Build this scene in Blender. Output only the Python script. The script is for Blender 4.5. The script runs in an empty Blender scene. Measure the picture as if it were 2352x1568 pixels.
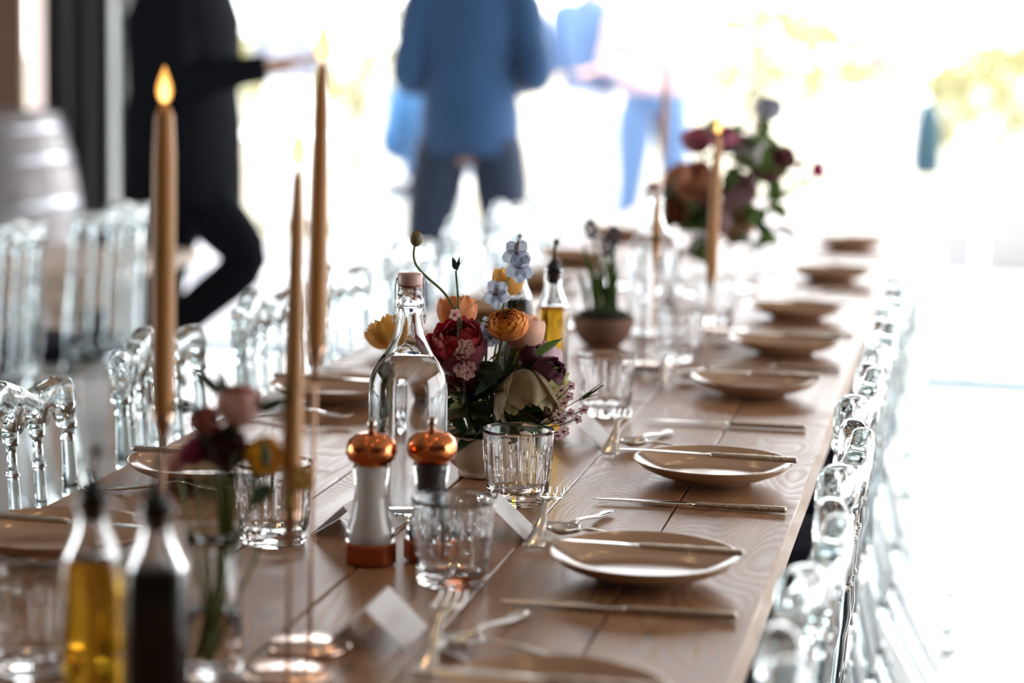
import bpy, math, random
from mathutils import Vector, Matrix
random.seed(7)
scn = bpy.context.scene
COL = scn.collection
PI = math.pi

# ------------------------------------------------------------------ camera
YAW, PITCH, ROLL = math.radians(11.36), math.radians(8.035), math.radians(1.298)
FPX = 5225.0
CAM = Vector((0, 0, 1.35))
_f = Vector((-math.sin(YAW) * math.cos(PITCH), math.cos(YAW) * math.cos(PITCH), -math.sin(PITCH)))
_r = Vector((math.cos(YAW), math.sin(YAW), 0)); _u = _r.cross(_f)
CR = _r * math.cos(ROLL) + _u * math.sin(ROLL)
CU = -_r * math.sin(ROLL) + _u * math.cos(ROLL)
CF = _f
cd = bpy.data.cameras.new('camera'); cam = bpy.data.objects.new('camera', cd); COL.objects.link(cam)
cam.matrix_world = Matrix(((CR.x, CU.x, -CF.x, CAM.x), (CR.y, CU.y, -CF.y, CAM.y), (CR.z, CU.z, -CF.z, CAM.z), (0, 0, 0, 1)))
cd.sensor_width = 36; cd.lens = FPX * 36 / 2352
cd.dof.use_dof = True; cd.dof.focus_distance = 2.86; cd.dof.aperture_fstop = 2.4
cd.clip_end = 300
scn.camera = cam

# ------------------------------------------------------------------ sky, sun, exposure
SKY = 3.2
w = bpy.data.worlds.new('sky'); scn.world = w; w.use_nodes = True
bg = w.node_tree.nodes['Background']; bg.inputs[0].default_value = (0.97, 0.98, 1.0, 1); bg.inputs[1].default_value = SKY
sd = bpy.data.lights.new('sun', 'SUN'); sd.energy = 4.0; sd.angle = math.radians(3); sd.color = (1, .93, .8)
sun = bpy.data.objects.new('sun', sd); COL.objects.link(sun)
sun.rotation_euler = (Vector((-.80, -.22, -1.0))).to_track_quat('-Z', 'Y').to_euler()
vs = scn.view_settings
vs.view_transform = 'Standard'; vs.look = 'None'; vs.gamma = 1; vs.exposure = 1.15; vs.use_curve_mapping = False
scn.cycles.max_bounces = 12; scn.cycles.transmission_bounces = 12; scn.cycles.glossy_bounces = 6
scn.cycles.diffuse_bounces = 4; scn.cycles.transparent_max_bounces = 12
scn.cycles.sample_clamp_indirect = 12

def pix(px, py, y):
    """point of the vertical plane at distance y that the photograph shows at a pixel"""
    d = CF * FPX + CR * (px - 1176) + CU * (784 - py)
    return CAM + d * (y / d.y)

# ------------------------------------------------------------------ materials
MATS = {}
def _node(nt, t, x=0, y=0):
    n = nt.nodes.new(t); n.location = (x, y); return n
def mat(name, col, rough=.5, metal=0, trans=0, ior=1.45, sss=0, emit=None, es=0, coat=0, noise=0, nscale=20, bump=0, bscale=60, sheen=0, spec=None, transl=0):
    if name in MATS: return MATS[name]
    m = bpy.data.materials.new(name); m.use_nodes = True; nt = m.node_tree
    b = nt.nodes['Principled BSDF']; I = b.inputs
    I['Base Color'].default_value = (*col, 1); I['Roughness'].default_value = rough; I['Metallic'].default_value = metal
    I['Transmission Weight'].default_value = trans; I['IOR'].default_value = ior
    I['Coat Weight'].default_value = coat; I['Coat Roughness'].default_value = .05
    if spec is not None: I['Specular IOR Level'].default_value = spec
    if sss:
        I['Subsurface Weight'].default_value = sss; I['Subsurface Radius'].default_value = (.02, .01, .005); I['Subsurface Scale'].default_value = .4
    if sheen: I['Sheen Weight'].default_value = sheen
    if emit: I['Emission Color'].default_value = (*emit, 1); I['Emission Strength'].default_value = es
    tc = _node(nt, 'ShaderNodeTexCoord', -900, 0)
    if noise:
        n = _node(nt, 'ShaderNodeTexNoise', -700, 0); n.inputs['Scale'].default_value = nscale; n.inputs['Detail'].default_value = 4
        nt.links.new(tc.outputs['Object'], n.inputs['Vector'])
        r = _node(nt, 'ShaderNodeValToRGB', -450, 0)
        r.color_ramp.elements[0].position = .3; r.color_ramp.elements[1].position = .7
        r.color_ramp.elements[0].color = (*[c * (1 - noise) for c in col], 1); r.color_ramp.elements[1].color = (*[min(1, c * (1 + noise * .6)) for c in col], 1)
        nt.links.new(n.outputs['Fac'], r.inputs['Fac']); nt.links.new(r.outputs['Color'], I['Base Color'])
    if bump:
        n = _node(nt, 'ShaderNodeTexNoise', -700, -300); n.inputs['Scale'].default_value = bscale; n.inputs['Detail'].default_value = 2
        nt.links.new(tc.outputs['Object'], n.inputs['Vector'])
        bp = _node(nt, 'ShaderNodeBump', -300, -300); bp.inputs['Strength'].default_value = bump; bp.inputs['Distance'].default_value = .002
        nt.links.new(n.outputs['Fac'], bp.inputs['Height']); nt.links.new(bp.outputs['Normal'], I['Normal'])
    if transl:
        out = nt.nodes['Material Output']
        tr = _node(nt, 'ShaderNodeBsdfTranslucent', 0, -300); mx = _node(nt, 'ShaderNodeMixShader', 300, 0)
        mx.inputs[0].default_value = transl
        tr.inputs['Color'].default_value = (*col, 1)
        if noise: nt.links.new(r.outputs['Color'], tr.inputs['Color'])
        nt.links.new(b.outputs[0], mx.inputs[1]); nt.links.new(tr.outputs[0], mx.inputs[2]); nt.links.new(mx.outputs[0], out.inputs[0])
    MATS[name] = m; return m

def wood(name, dark, mid, light, rough=.38, sx=38, sy=1.6, bump=.25, knots=True):
    if name in MATS: return MATS[name]
    m = bpy.data.materials.new(name); m.use_nodes = True; nt = m.node_tree; L = nt.links.new
    b = nt.nodes['Principled BSDF']
    tc = _node(nt, 'ShaderNodeTexCoord'); oi = _node(nt, 'ShaderNodeObjectInfo')
    mul = _node(nt, 'ShaderNodeVectorMath'); mul.operation = 'MULTIPLY_ADD'; mul.inputs[1].default_value = (1, 1, 1)
    rnd = _node(nt, 'ShaderNodeMath'); rnd.operation = 'MULTIPLY'; rnd.inputs[1].default_value = 37.0
    L(oi.outputs['Random'], rnd.inputs[0]); L(tc.outputs['Object'], mul.inputs[0]); L(rnd.outputs[0], mul.inputs[2])
    mp = _node(nt, 'ShaderNodeMapping'); mp.inputs['Scale'].default_value = (sx, sy, sx); L(mul.outputs[0], mp.inputs[0])
    # cathedral grain: bands along the plank, bent by a slow noise
    slow = _node(nt, 'ShaderNodeTexNoise'); slow.inputs['Scale'].default_value = 2.2; slow.inputs['Detail'].default_value = 1
    mp2 = _node(nt, 'ShaderNodeMapping'); mp2.inputs['Scale'].default_value = (2.2, .7, 2.2); L(mul.outputs[0], mp2.inputs[0]); L(mp2.outputs[0], slow.inputs['Vector'])
    sm = _node(nt, 'ShaderNodeMath'); sm.operation = 'MULTIPLY'; sm.inputs[1].default_value = 64.0; L(slow.outputs['Fac'], sm.inputs[0])
    fr = _node(nt, 'ShaderNodeTexNoise'); fr.inputs['Scale'].default_value = 1; fr.inputs['Detail'].default_value = 6; fr.inputs['Roughness'].default_value = .6; L(mp.outputs[0], fr.inputs['Vector'])
    ad = _node(nt, 'ShaderNodeMath'); ad.operation = 'MULTIPLY_ADD'; ad.inputs[1].default_value = 1.2; L(fr.outputs['Fac'], ad.inputs[0]); L(sm.outputs[0], ad.inputs[2])
    sn = _node(nt, 'ShaderNodeMath'); sn.operation = 'FRACT'; L(ad.outputs[0], sn.inputs[0])
    mx = _node(nt, 'ShaderNodeMath'); mx.operation = 'MULTIPLY_ADD'; mx.inputs[1].default_value = .35; L(sn.outputs[0], mx.inputs[0])
    f2 = _node(nt, 'ShaderNodeMath'); f2.operation = 'MULTIPLY'; f2.inputs[1].default_value = .75; L(fr.outputs['Fac'], f2.inputs[0]); L(f2.outputs[0], mx.inputs[2])
    rp = _node(nt, 'ShaderNodeValToRGB'); e = rp.color_ramp.elements
    e[0].position = .25; e[0].color = (*dark, 1); e[1].position = .8; e[1].color = (*light, 1); k = e.new(.5); k.color = (*mid, 1)
    L(mx.outputs[0], rp.inputs['Fac']); last = rp.outputs['Color']
    if knots:
        mp3 = _node(nt, 'ShaderNodeMapping'); mp3.inputs['Scale'].default_value = (9, 4.2, 9); L(mul.outputs[0], mp3.inputs[0])
        vo = _node(nt, 'ShaderNodeTexVoronoi'); vo.inputs['Scale'].default_value = 1; L(mp3.outputs[0], vo.inputs['Vector'])
        kr = _node(nt, 'ShaderNodeValToRGB'); kr.color_ramp.elements[0].position = .03; kr.color_ramp.elements[0].color = (.30, .24, .20, 1); kr.color_ramp.elements[1].position = .16; kr.color_ramp.elements[1].color = (1, 1, 1, 1)
        L(vo.outputs['Distance'], kr.inputs['Fac'])
        mm = _node(nt, 'ShaderNodeMix'); mm.data_type = 'RGBA'; mm.blend_type = 'MULTIPLY'; mm.inputs[0].default_value = .8
        L(last, mm.inputs[6]); L(kr.outputs['Color'], mm.inputs[7]); last = mm.outputs[2]
    L(last, b.inputs['Base Color'])
    rr = _node(nt, 'ShaderNodeMath'); rr.operation = 'MULTIPLY_ADD'; rr.inputs[1].default_value = .25; rr.inputs[2].default_value = rough - .12
    L(mx.outputs[0], rr.inputs[0]); L(rr.outputs[0], b.inputs['Roughness'])
    bp = _node(nt, 'ShaderNodeBump'); bp.inputs['Strength'].default_value = bump; bp.inputs['Distance'].default_value = .0015
    L(mx.outputs[0], bp.inputs['Height']); L(bp.outputs['Normal'], b.inputs['Normal'])
    MATS[name] = m; return m

M_wood = wood('oak_planks', (.14, .060, .025), (.31, .152, .070), (.43, .245, .130), rough=.34, bump=.5)
M_pale = wood('pale_wood', (.42, .32, .24), (.55, .44, .35), (.66, .55, .46), rough=.5)
M_acryl = mat('clear_acrylic', (.83, .935, .955), 0, trans=1, ior=1.49)
M_glass = mat('clear_glass', (.985, .995, 1.0), 0, trans=1, ior=1.48)
M_water = mat('water', (.97, .99, 1.0), 0, trans=1, ior=1.33)
M_oil = mat('olive_oil', (.88, .51, .03), 0, trans=1, ior=1.46)
M_vin = mat('dark_vinegar', (.006, .004, .004), .35, spec=.2)
M_plate = mat('beige_glazed_stoneware', (.46, .285, .175), .16, coat=.1, noise=.06, nscale=9)
M_steel = mat('polished_steel', (.72, .70, .67), .14, metal=1)
M_hammer = mat('hammered_steel', (.50, .44, .38), .25, metal=1, bump=.9, bscale=260)
M_copper = mat('hammered_copper', (.74, .24, .085), .13, metal=1, bump=.35, bscale=110)
M_copperd = mat('copper_band', (.45, .13, .05), .28, metal=1, bump=.2, bscale=90)
M_chrome = mat('dark_chrome_knob', (.45, .36, .32), .12, metal=1)
M_rose = mat('rose_gold', (.86, .62, .50), .16, metal=1)
M_wax = mat('amber_wax', (.46, .225, .07), .42, sss=.35, noise=.08, nscale=8)
M_bronze = mat('bronze_stem', (.42, .25, .16), .28, metal=1)
M_wick = mat('wick', (.02, .015, .01), .9)
M_salt = mat('salt_grains', (.78, .73, .66), .8, bump=.6, bscale=500)
M_pepper = mat('peppercorns', (.012, .012, .012), .6, bump=1, bscale=300)
M_card = mat('white_card', (.86, .85, .85), .7, transl=.3)
M_navy = mat('navy_cushion', (.006, .008, .018), .9, spec=.15, bump=.2, bscale=400)
M_ceram = mat('blush_ceramic', (.62, .47, .36), .55, noise=.05, nscale=14)
M_terra = mat('brown_terracotta', (.20, .105, .07), .7, noise=.15, nscale=20)
M_soil = mat('dark_soil', (.01, .009, .007), .95, bump=1, bscale=120)
M_stopper = mat('pink_porcelain', (.52, .33, .30), .35)
M_rubber = mat('black_rubber', (.006, .006, .007), .5)
M_wire = mat('bail_wire', (.35, .33, .33), .25, metal=1)
M_floor = mat('pale_polished_floor', (.46, .45, .44), .22, noise=.05, nscale=1.2)
M_black = mat('black_door_paint', (.008, .009, .010), .5)
M_white = mat('white_paint', (.86, .87, .90), .6)
M_brown = wood('brown_panelling', (.15, .065, .03), (.21, .095, .045), (.27, .135, .065), rough=.55, sx=10, sy=10, knots=False)
M_ceil = mat('pale_ceiling', (.32, .29, .26), .8)
M_wallw = mat('brown_wall_paint', (.17, .115, .08), .8, noise=.05, nscale=2)
M_stem = mat('green_stem', (.16, .21, .05), .5, transl=.15)
M_dstem = mat('dark_twig', (.035, .022, .018), .7)
M_leaf = mat('dark_green_leaf', (.028, .062, .026), .45, transl=.25, noise=.3, nscale=40)
M_leaf2 = mat('mid_green_leaf', (.10, .17, .045), .45, transl=.3, noise=.25, nscale=40)

# ------------------------------------------------------------------ mesh helpers
class MB:
    def __init__(s): s.v = []; s.f = []
    def add(s, v, f):
        o = len(s.v); s.v += [tuple(p) for p in v]; s.f += [tuple(i + o for i in q) for q in f]; return s
    def tf(s, m):
        s.v = [tuple(m @ Vector(p)) for p in s.v]; return s
    def box(s, x0, x1, y0, y1, z0, z1):
        return s.add([(x0, y0, z0), (x1, y0, z0), (x1, y1, z0), (x0, y1, z0), (x0, y0, z1), (x1, y0, z1), (x1, y1, z1), (x0, y1, z1)],
                     [(0, 3, 2, 1), (4, 5, 6, 7), (0, 1, 5, 4), (1, 2, 6, 5), (2, 3, 7, 6), (3, 0, 4, 7)])
    def bbox(s, x0, x1, y0, y1, z0, z1, b=.004):
        # chamfered box
        v = []; f = []
        for z, i in ((z0, b), (z0 + b, 0), (z1 - b, 0), (z1, b)):
            xs0, xs1, ys0, ys1 = x0 + i, x1 - i, y0 + i, y1 - i
            c = b * .6
            v += [(xs0 + c, ys0, z), (xs1 - c, ys0, z), (xs1, ys0 + c, z), (xs1, ys1 - c, z), (xs1 - c, ys1, z), (xs0 + c, ys1, z), (xs0, ys1 - c, z), (xs0, ys0 + c, z)]
        for k in range(3):
            for j in range(8): f.append((k * 8 + j, k * 8 + (j + 1) % 8, k * 8 + 8 + (j + 1) % 8, k * 8 + 8 + j))
        f.append(tuple(range(7, -1, -1))); f.append(tuple(range(24, 32)))
        return s.add(v, f)
    def lathe(s, prof, n=24, sq=0, rot=0, sc=(1, 1), off=(0, 0, 0)):
        """prof: list of (r, z); r=0 closes. sq: 0 round .. superellipse exponent for the ring"""
        v = []; f = []; rows = []
        for r, z in prof:
            if r <= 1e-7: rows.append([len(v)]); v.append((off[0], off[1], z + off[2]))
            else:
                row = []
                for k in range(n):
                    a = 2 * PI * k / n; c, si = math.cos(a), math.sin(a); q = 1
                    if sq: q = (abs(c) ** sq + abs(si) ** sq) ** (-1 / sq)
                    x, y = r * q * c * sc[0], r * q * si * sc[1]
                    if rot: x, y = x * math.cos(rot) - y * math.sin(rot), x * math.sin(rot) + y * math.cos(rot)
                    row.append(len(v)); v.append((x + off[0], y + off[1], z + off[2]))
                rows.append(row)
        for a, b in zip(rows, rows[1:]):
            if len(a) == 1 and len(b) == 1: continue
            for k in range(n):
                k2 = (k + 1) % n
                if len(a) == 1: f.append((a[0], b[k2], b[k]))
                elif len(b) == 1: f.append((a[k], a[k2], b[0]))
                else: f.append((a[k], a[k2], b[k2], b[k]))
        return s.add(v, f)
    def tube(s, pts, rad, n=8, flat=1.0, cap=True, up=None):
        pts = [Vector(p) for p in pts]; N = len(pts)
        if not hasattr(rad, '__len__'): rad = [rad] * N
        v = []; f = []
        t0 = (pts[1] - pts[0]).normalized()
        ref = Vector(up) if up else (Vector((0, 0, 1)) if abs(t0.z) < .9 else Vector((1, 0, 0)))
        nrm = (ref - t0 * ref.dot(t0)).normalized()
        for i, p in enumerate(pts):
            t = (pts[min(i + 1, N - 1)] - pts[max(i - 1, 0)]).normalized()
            nrm = (nrm - t * nrm.dot(t)).normalized(); bi = t.cross(nrm)
            for k in range(n):
                a = 2 * PI * k / n
                v.append(p + bi * math.cos(a) * rad[i] + nrm * math.sin(a) * rad[i] * flat)
        for i in range(N - 1):
            for k in range(n):
                k2 = (k + 1) % n; f.append((i * n + k, (i + 1) * n + k, (i + 1) * n + k2, i * n + k2))
        if cap: f.append(tuple(range(n))); f.append(tuple(range(N * n - 1, (N - 1) * n - 1, -1)))
        return s.add(v, f)
    def build(s, name, m, parent=None, smooth=True, sub=0):
        me = bpy.data.meshes.new(name); me.from_pydata(s.v, [], s.f); me.update()
        if smooth: me.polygons.foreach_set('use_smooth', [True] * len(me.polygons))
        me.materials.append(m)
        o = bpy.data.objects.new(name, me); COL.objects.link(o)
        if parent: o.parent = parent
        if sub:
            md = o.modifiers.new('sub', 'SUBSURF'); md.levels = sub; md.render_levels = sub
        return o

def tag(o, label, cat, group=None):
    o['label'] = label; o['category'] = cat
    if group: o['group'] = group
    return o
def struct(o): o['kind'] = 'structure'; return o
def empty(name, loc, rz=0, label=None, cat=None, group=None):
    o = bpy.data.objects.new(name, None); COL.objects.link(o); o.location = loc; o.rotation_euler = (0, 0, rz); o.empty_display_size = .05
    if label: tag(o, label, cat, group)
    return o
def copy_tree(o, parent=None):
    c = o.copy(); COL.objects.link(c)
    if parent: c.parent = parent
    for ch in list(o.children): copy_tree(ch, c)
    return c
def place(proto, first, loc, rz, label, group=None, cat=None):
    o = proto if first else copy_tree(proto)
    o.location = loc; o.rotation_euler = (0, 0, rz); o['label'] = label
    if group: o['group'] = group
    if cat: o['category'] = cat
    return o
def smooth_path(pts, n=6):
    pts = [Vector(p) for p in pts]; out = []
    P = [pts[0]] + pts + [pts[-1]]
    for i in range(1, len(P) - 2):
        for k in range(n):
            t = k / n; a, b, c, d = P[i - 1], P[i], P[i + 1], P[i + 2]
            out.append(.5 * ((2 * b) + (c - a) * t + (2 * a - 5 * b + 4 * c - d) * t * t + (3 * b - a - 3 * c + d) * t ** 3))
    out.append(pts[-1]); return out
ORD = ['first', 'second', 'third', 'fourth', 'fifth', 'sixth', 'seventh', 'eighth', 'ninth', 'tenth', 'eleventh']
TZ = .75

# ================================================================== the room
FY = 8.8                       # line of the opened glass front
struct(MB().box(-7, 4.6, -5, FY, -.12, 0).build('floor', M_floor, smooth=False))
struct(MB().box(-7, 4.6, -5, FY + .25, 3.3, 3.45).build('ceiling', M_ceil, smooth=False))
wl = MB()
for y0, y1 in ((-5, 1.6), (4.9, FY)): wl.box(-7.15, -7, y0, y1, 0, 3.3)
wl.box(-7.15, -7, -5, FY, 2.6, 3.3)
struct(wl.build('wall_left', M_wallw, smooth=False))
struct(MB().box(-7, 4.6, -5.15, -5, 0, 3.3).build('wall_back', M_wallw, smooth=False))
wr = MB()
for y0, y1 in ((-5, 1.6), (5.3, 5.6), (8.4, FY)): wr.box(4.45, 4.6, y0, y1, 0, 3.3)
wr.box(4.45, 4.6, -5, FY, 2.95, 3.3)
struct(wr.build('wall_right', M_wallw, smooth=False))
struct(MB().box(-7, -3.84, FY, FY + .04, 0, 3.3).build('wall_front', M_brown, smooth=False))
struct(MB().box(-3.84, 4.6, FY, FY + .15, 2.38, 3.3).build('trim_1', M_black, smooth=False))
struct(MB().bbox(-4.20, -4.02, 9.70, 9.85, -.012, 3.3, .004).build('trim_2', M_white, smooth=False))
struct(MB().bbox(-3.715, -3.35, FY + .02, FY + .12, 0, 3.3, .004).build('wall_pier', mat('grey_pier', (.72, .74, .74), .6), smooth=False))
struct(MB().bbox(-3.69, 4.45, FY - .10, FY + .08, -.02, .014, .003).build('trim_3', mat('dark_threshold', (.05, .10, .13), .9, spec=.1), smooth=False))
# folded door leaves, black frames with tall panes
for i, (hx, hy) in enumerate(((-3.565, 8.72), (-3.48, 8.73), (-3.39, 8.72))):
    d = bpy.data.objects.new('door_%d' % (i + 1), None); COL.objects.link(d); d.location = (hx, hy, 0); struct(d)
    d.rotation_euler = (0, 0, math.radians(-90 + 16 + (i - 1) * .6))          # leaf runs back into the room
    Lf, T = .78, .06
    for x0, x1 in ((0, .09), (Lf - .09, Lf)): MB().bbox(x0, x1, -T / 2, T / 2, .01, 2.1, .004).build('stile', M_black, d, False)
    for z0, z1 in ((.01, .22), (1.42, 1.50), (2.0, 2.1)): MB().bbox(.09, Lf - .09, -T / 2, T / 2, z0, z1, .004).build('rail', M_black, d, False)
    MB().box(.09, Lf - .09, -.004, .004, .22, 1.42).build('pane', mat('door_glass', (.75, .78, .78), .15, trans=.2, ior=1.45), d, False)
    MB().box(.09, Lf - .09, -.004, .004, 1.5, 2.0).build('pane', MATS['door_glass'], d, False)
# terrace and lawn
M_terr = mat('pale_stone_paving', (.27, .28, .31), .7, noise=.06, nscale=1)
g = struct(MB().box(-30, 30, FY + .15, 90, -.2, -.06).build('ground', mat('pale_gravel', (.25, .24, .19), .9, noise=.08, nscale=.6), smooth=False))
pv = struct(MB().box(-14, 12, FY + .06, 13.2, -.06, -.012).build('pavement', M_terr, smooth=False))
# paving slabs near the threshold, each proud of its joints
slab = MB().bbox(-.59, .59, -.59, .59, -.012, 0, .004)
s0 = None
for iy in range(3):
    for ix in range(8):
        x, y = -4.2 + ix * 1.2, 9.5 + iy * 1.2
        if s0 is None: s0 = slab.build('paving_slab', M_terr, pv, False); o = s0
        else: o = s0.copy(); COL.objects.link(o)
        o.location = (x, y, 0)

# ================================================================== long tables
TX0, TX1 = -1.092, -.196
PW = (TX1 - TX0) / 6
def make_table(y0, y1, label, name='trestle_table'):
    yc = (y0 + y1) / 2; L2 = (y1 - y0) / 2
    t = empty(name, ((TX0 + TX1) / 2, yc, 0), 0, label, 'table', 'long plank tables end to end')
    pm = None
    for k in range(6):
        if pm is None: p = MB().bbox(-PW / 2 + .0008, PW / 2 - .0008, -L2 + .001, L2 - .001, -.042, 0, .0014).build('plank', M_wood, t, False); pm = p
        else: p = pm.copy(); COL.objects.link(p); p.parent = t
        p.location = ((k - 2.5) * PW, 0, TZ + random.uniform(-.0012, 0))
    for sy in (-1, 1):
        MB().bbox(-.36, .36, sy * (L2 - .35) - .03, sy * (L2 - .35) + .03, .62, .706, .004).build('cross_beam', M_wood, t, False)
        for sx in (-1, 1): MB().bbox(sx * .055 - .04 - .03, sx * .055 - .04 + .03, sy * (L2 - .35) - .035, sy * (L2 - .35) + .035, 0, .62, .004).build('leg', M_wood, t, False)
    MB().bbox(-.03, .03, -L2 + .38, L2 - .38, .22, .30, .004).build('stretcher', M_wood, t, False)
    return t
make_table(1.16, 3.56, 'rustic brown plank table with the flower bowl and copper mills, nearest of the row')
make_table(3.56, 5.96, 'rustic plank table with the potted bulbs, in the middle of the row')
make_table(5.96, 7.9, 'rustic plank table at the far end of the row by the bright opening')

# ================================================================== clear chairs
def make_chair():
    c = empty('clear_chair', (0, 0, 0), 0, 'clear chair', 'chair', 'clear chairs at the long table')
    # local frame: back bows toward +x, width along y, sitter looks to -x
    R, half = .67, math.asin(.175 / .67)
    def arc(u, z):           # u -1..1 across the back, raked slightly
        a = u * half
        return Vector((R * math.cos(a) - R * math.cos(half) + (z - .79) * .06, R * math.sin(a), z))
    U = [-1, -.6, -.2, .2, .6, 1]
    # crest rail: lofted sections, scalloped below, waved above
    def ztop(u):
        return .851 + .020 * math.exp(-(u / .30) ** 2) - .009 * math.exp(-((abs(u) - .52) / .15) ** 2) + .003 * math.exp(-((abs(u) - .9) / .15) ** 2) - .016 * max(0, (abs(u) - .99) / .085) ** 2
    def zbot(u):
        best = .815
        for a, b in zip(U, U[1:]):
            if a <= u <= b:
                t = (u - a) / (b - a); h = .021 if abs((a + b) / 2) > .5 else (.025 if abs(a + b) > .1 else .029)
                best = .789 + .004 * abs(2 * t - 1) + h * (max(0, 1 - abs((2 * t - 1) / .60) ** 2)) ** .5
        return min(best, ztop(u) - .016)
    v = []; f = []; n = 20; N = 170; us = [-1.075 + 2.15 * i / N for i in range(N + 1)]
    for u in us:
        uu = max(-1, min(1, u)); zt = ztop(u); zb = zbot(uu) if abs(u) <= 1 else .792 + (abs(u) - 1) * .25
        th = .0155; zc = (zt + zb) / 2; hh = (zt - zb) / 2
        a = u * half; rad = Vector((math.cos(a), math.sin(a), 0))
        e = 1.0
        if abs(u) > 1.0: e = math.sqrt(max(.05, 1 - ((abs(u) - 1.0) / .077) ** 2))
        for k in range(n):
            t = 2 * PI * k / n; cx, sz = math.cos(t), math.sin(t)
            q = (abs(cx) ** 3.6 + abs(sz) ** 3.6) ** (-1 / 3.6)
            v.append(arc(u, zc + hh * q * sz) + rad * (th * e * q * cx))
    for i in range(N):
        for k in range(n): f.append((i * n + k, (i + 1) * n + k, (i + 1) * n + (k + 1) % n, i * n + (k + 1) % n))
    f.append(tuple(range(n))); f.append(tuple(range(N * n + n - 1, N * n - 1, -1)))
    MB().add(v, f).build('crest_rail', M_acryl, c)
    def rod(prof, u, name, n=14):
        mb = MB(); vv = []; ff = []
        for i, (r, z) in enumerate(prof):
            p = arc(u, z)
            for k in range(n): vv.append((p.x + r * math.cos(2 * PI * k / n), p.y + r * math.sin(2 * PI * k / n), z))
        for i in range(len(prof) - 1):
            for k in range(n): ff.append((i * n + k, (i + 1) * n + k, (i + 1) * n + (k + 1) % n, i * n + (k + 1) % n))
        ff.append(tuple(range(n))); ff.append(tuple(range((len(prof) - 1) * n + n - 1, (len(prof) - 1) * n - 1, -1)))
        return mb.add(vv, ff).build(name, M_acryl, c)
    def ring(z, r, rr, h=.004): return [(r, z + h * 1.15), (rr * .93, z + h * .8), (rr, z), (rr * .93, z - h * .8), (r, z - h * 1.15)]
    post = [(.012, .800), (.0135, .797), (.0145, .789), (.0135, .781), (.0095, .778), (.0098, .76), (.0112, .715)] + ring(.690, .0118, .0152) + [(.0125, .672), (.016, .62), (.0175, .55), (.015, .50), (.018, .47), (.018, .44)]
    spin = [(.009, .800), (.0105, .796), (.0112, .788), (.010, .780), (.0066, .777), (.0066, .752)] + ring(.742, .0068, .0102, .003) + [(.0080, .732), (.0086, .695)] + ring(.685, .0084, .0108, .003) + [(.0088, .675), (.012, .645), (.0085, .62), (.008, .53), (.011, .505), (.011, .49)]
    for u in (-1, 1): rod(post, u, 'back_post', 18)
    for u in U[1:-1]: rod(spin, u, 'spindle')
    MB().tube([arc(u / 6, .495) for u in range(-6, 7)], .012, 10).build('lower_rail', M_acryl, c)
    # seat frame and cushion
    MB().lathe([(0, .425), (.17, .425), (.195, .432), (.20, .445), (.195, .458), (.0, .460)], 28, sq=4, off=(-.19, 0, 0)).build('seat', M_acryl, c)
    MB().lathe([(0, .461), (.165, .461), (.185, .468), (.19, .482), (.182, .497), (.12, .505), (0, .507)], 28, sq=4, off=(-.19, 0, 0)).build('cushion', M_navy, c)
    legp = [(.019, .43), (.022, .42), (.018, .40)] + ring(.385, .017, .023) + [(.017, .36), (.020, .25)] + ring(.20, .017, .022) + [(.016, .18), (.013, .06), (.015, .03), (.016, 0)]
    for sx, sy, dx, dy in ((-.355, -.15, -.01, -.012), (-.355, .15, -.01, .012), (-.02, -.165, .17, -.02), (-.02, .165, .17, .02)):
        mb = MB(); vv = []; ff = []; n = 12
        for r, z in legp:
            t = 1 - z / .43; ox, oy = sx + dx * t * t, sy + dy * t
            for k in range(n): vv.append((ox + r * math.cos(2 * PI * k / n), oy + r * math.sin(2 * PI * k / n), z))
        for i in range(len(legp) - 1):
            for k in range(n): ff.append((i * n + k, (i + 1) * n + k, (i + 1) * n + (k + 1) % n, i * n + (k + 1) % n))
        ff.append(tuple(range(n))); ff.append(tuple(range((len(legp) - 1) * n + n - 1, (len(legp) - 1) * n - 1, -1)))
        mb.add(vv, ff).build('leg', M_acryl, c)
    return c
chair = make_chair(); first = True
RC = [1.70, 2.235, 2.745, 3.255, 3.78, 4.29, 4.80, 5.35, 5.90, 6.45, 7.0]
for i, y in enumerate(RC):
    place(chair, first, (-.148 + random.uniform(-.006, .006), y, 0), math.radians(random.uniform(-2, 2)),
          'clear acrylic chair, %s from the camera along the open floor side of the table' % ORD[i], 'clear chairs on the open floor side'); first = False
LC = [2.17, 2.73, 3.285, 3.82, 4.28, 4.84, 5.40, 5.95, 6.5, 7.05]
for i, y in enumerate(LC):
    place(chair, False, (-1.207 + random.uniform(-.004, .004), y, 0), PI + math.radians(random.uniform(-2, 2)),
          'clear acrylic chair, %s from the camera on the side of the walking person' % ORD[i], 'clear chairs on the side of the walking person')
# side table far left and its chairs
st = empty('low_table', (-3.12, 6.3, 0), 0, 'low pale wooden table behind clear chairs, in front of the barrel', 'table')
for k in range(4):
    p = MB().bbox(-.80, .80, -.083, .083, -.035, 0, .003).build('plank', M_pale, st, False); p.location = (0, (k - 1.5) * .168, .63)
MB().bbox(-.74, .74, -.30, -.27, .52, .594, .003).build('apron', M_pale, st, False)
for sx in (-.58, .58):
    for sy in (-.2, .27): MB().bbox(sx - .035, sx + .035, sy - .035, sy + .035, 0, .594, .004).build('leg', M_pale, st, False)
for (x, y, rz, lb) in ((-2.16, 5.50, -9, 'clear acrylic chair beside the low pale table, left of the tallest near candle'),
                       (-2.20, 4.92, -6, 'clear acrylic chair beside the low pale table, cut off by the picture edge')):
    place(chair, False, (x, y, 0), math.radians(rz), lb, 'clear chairs at the side table')

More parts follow.
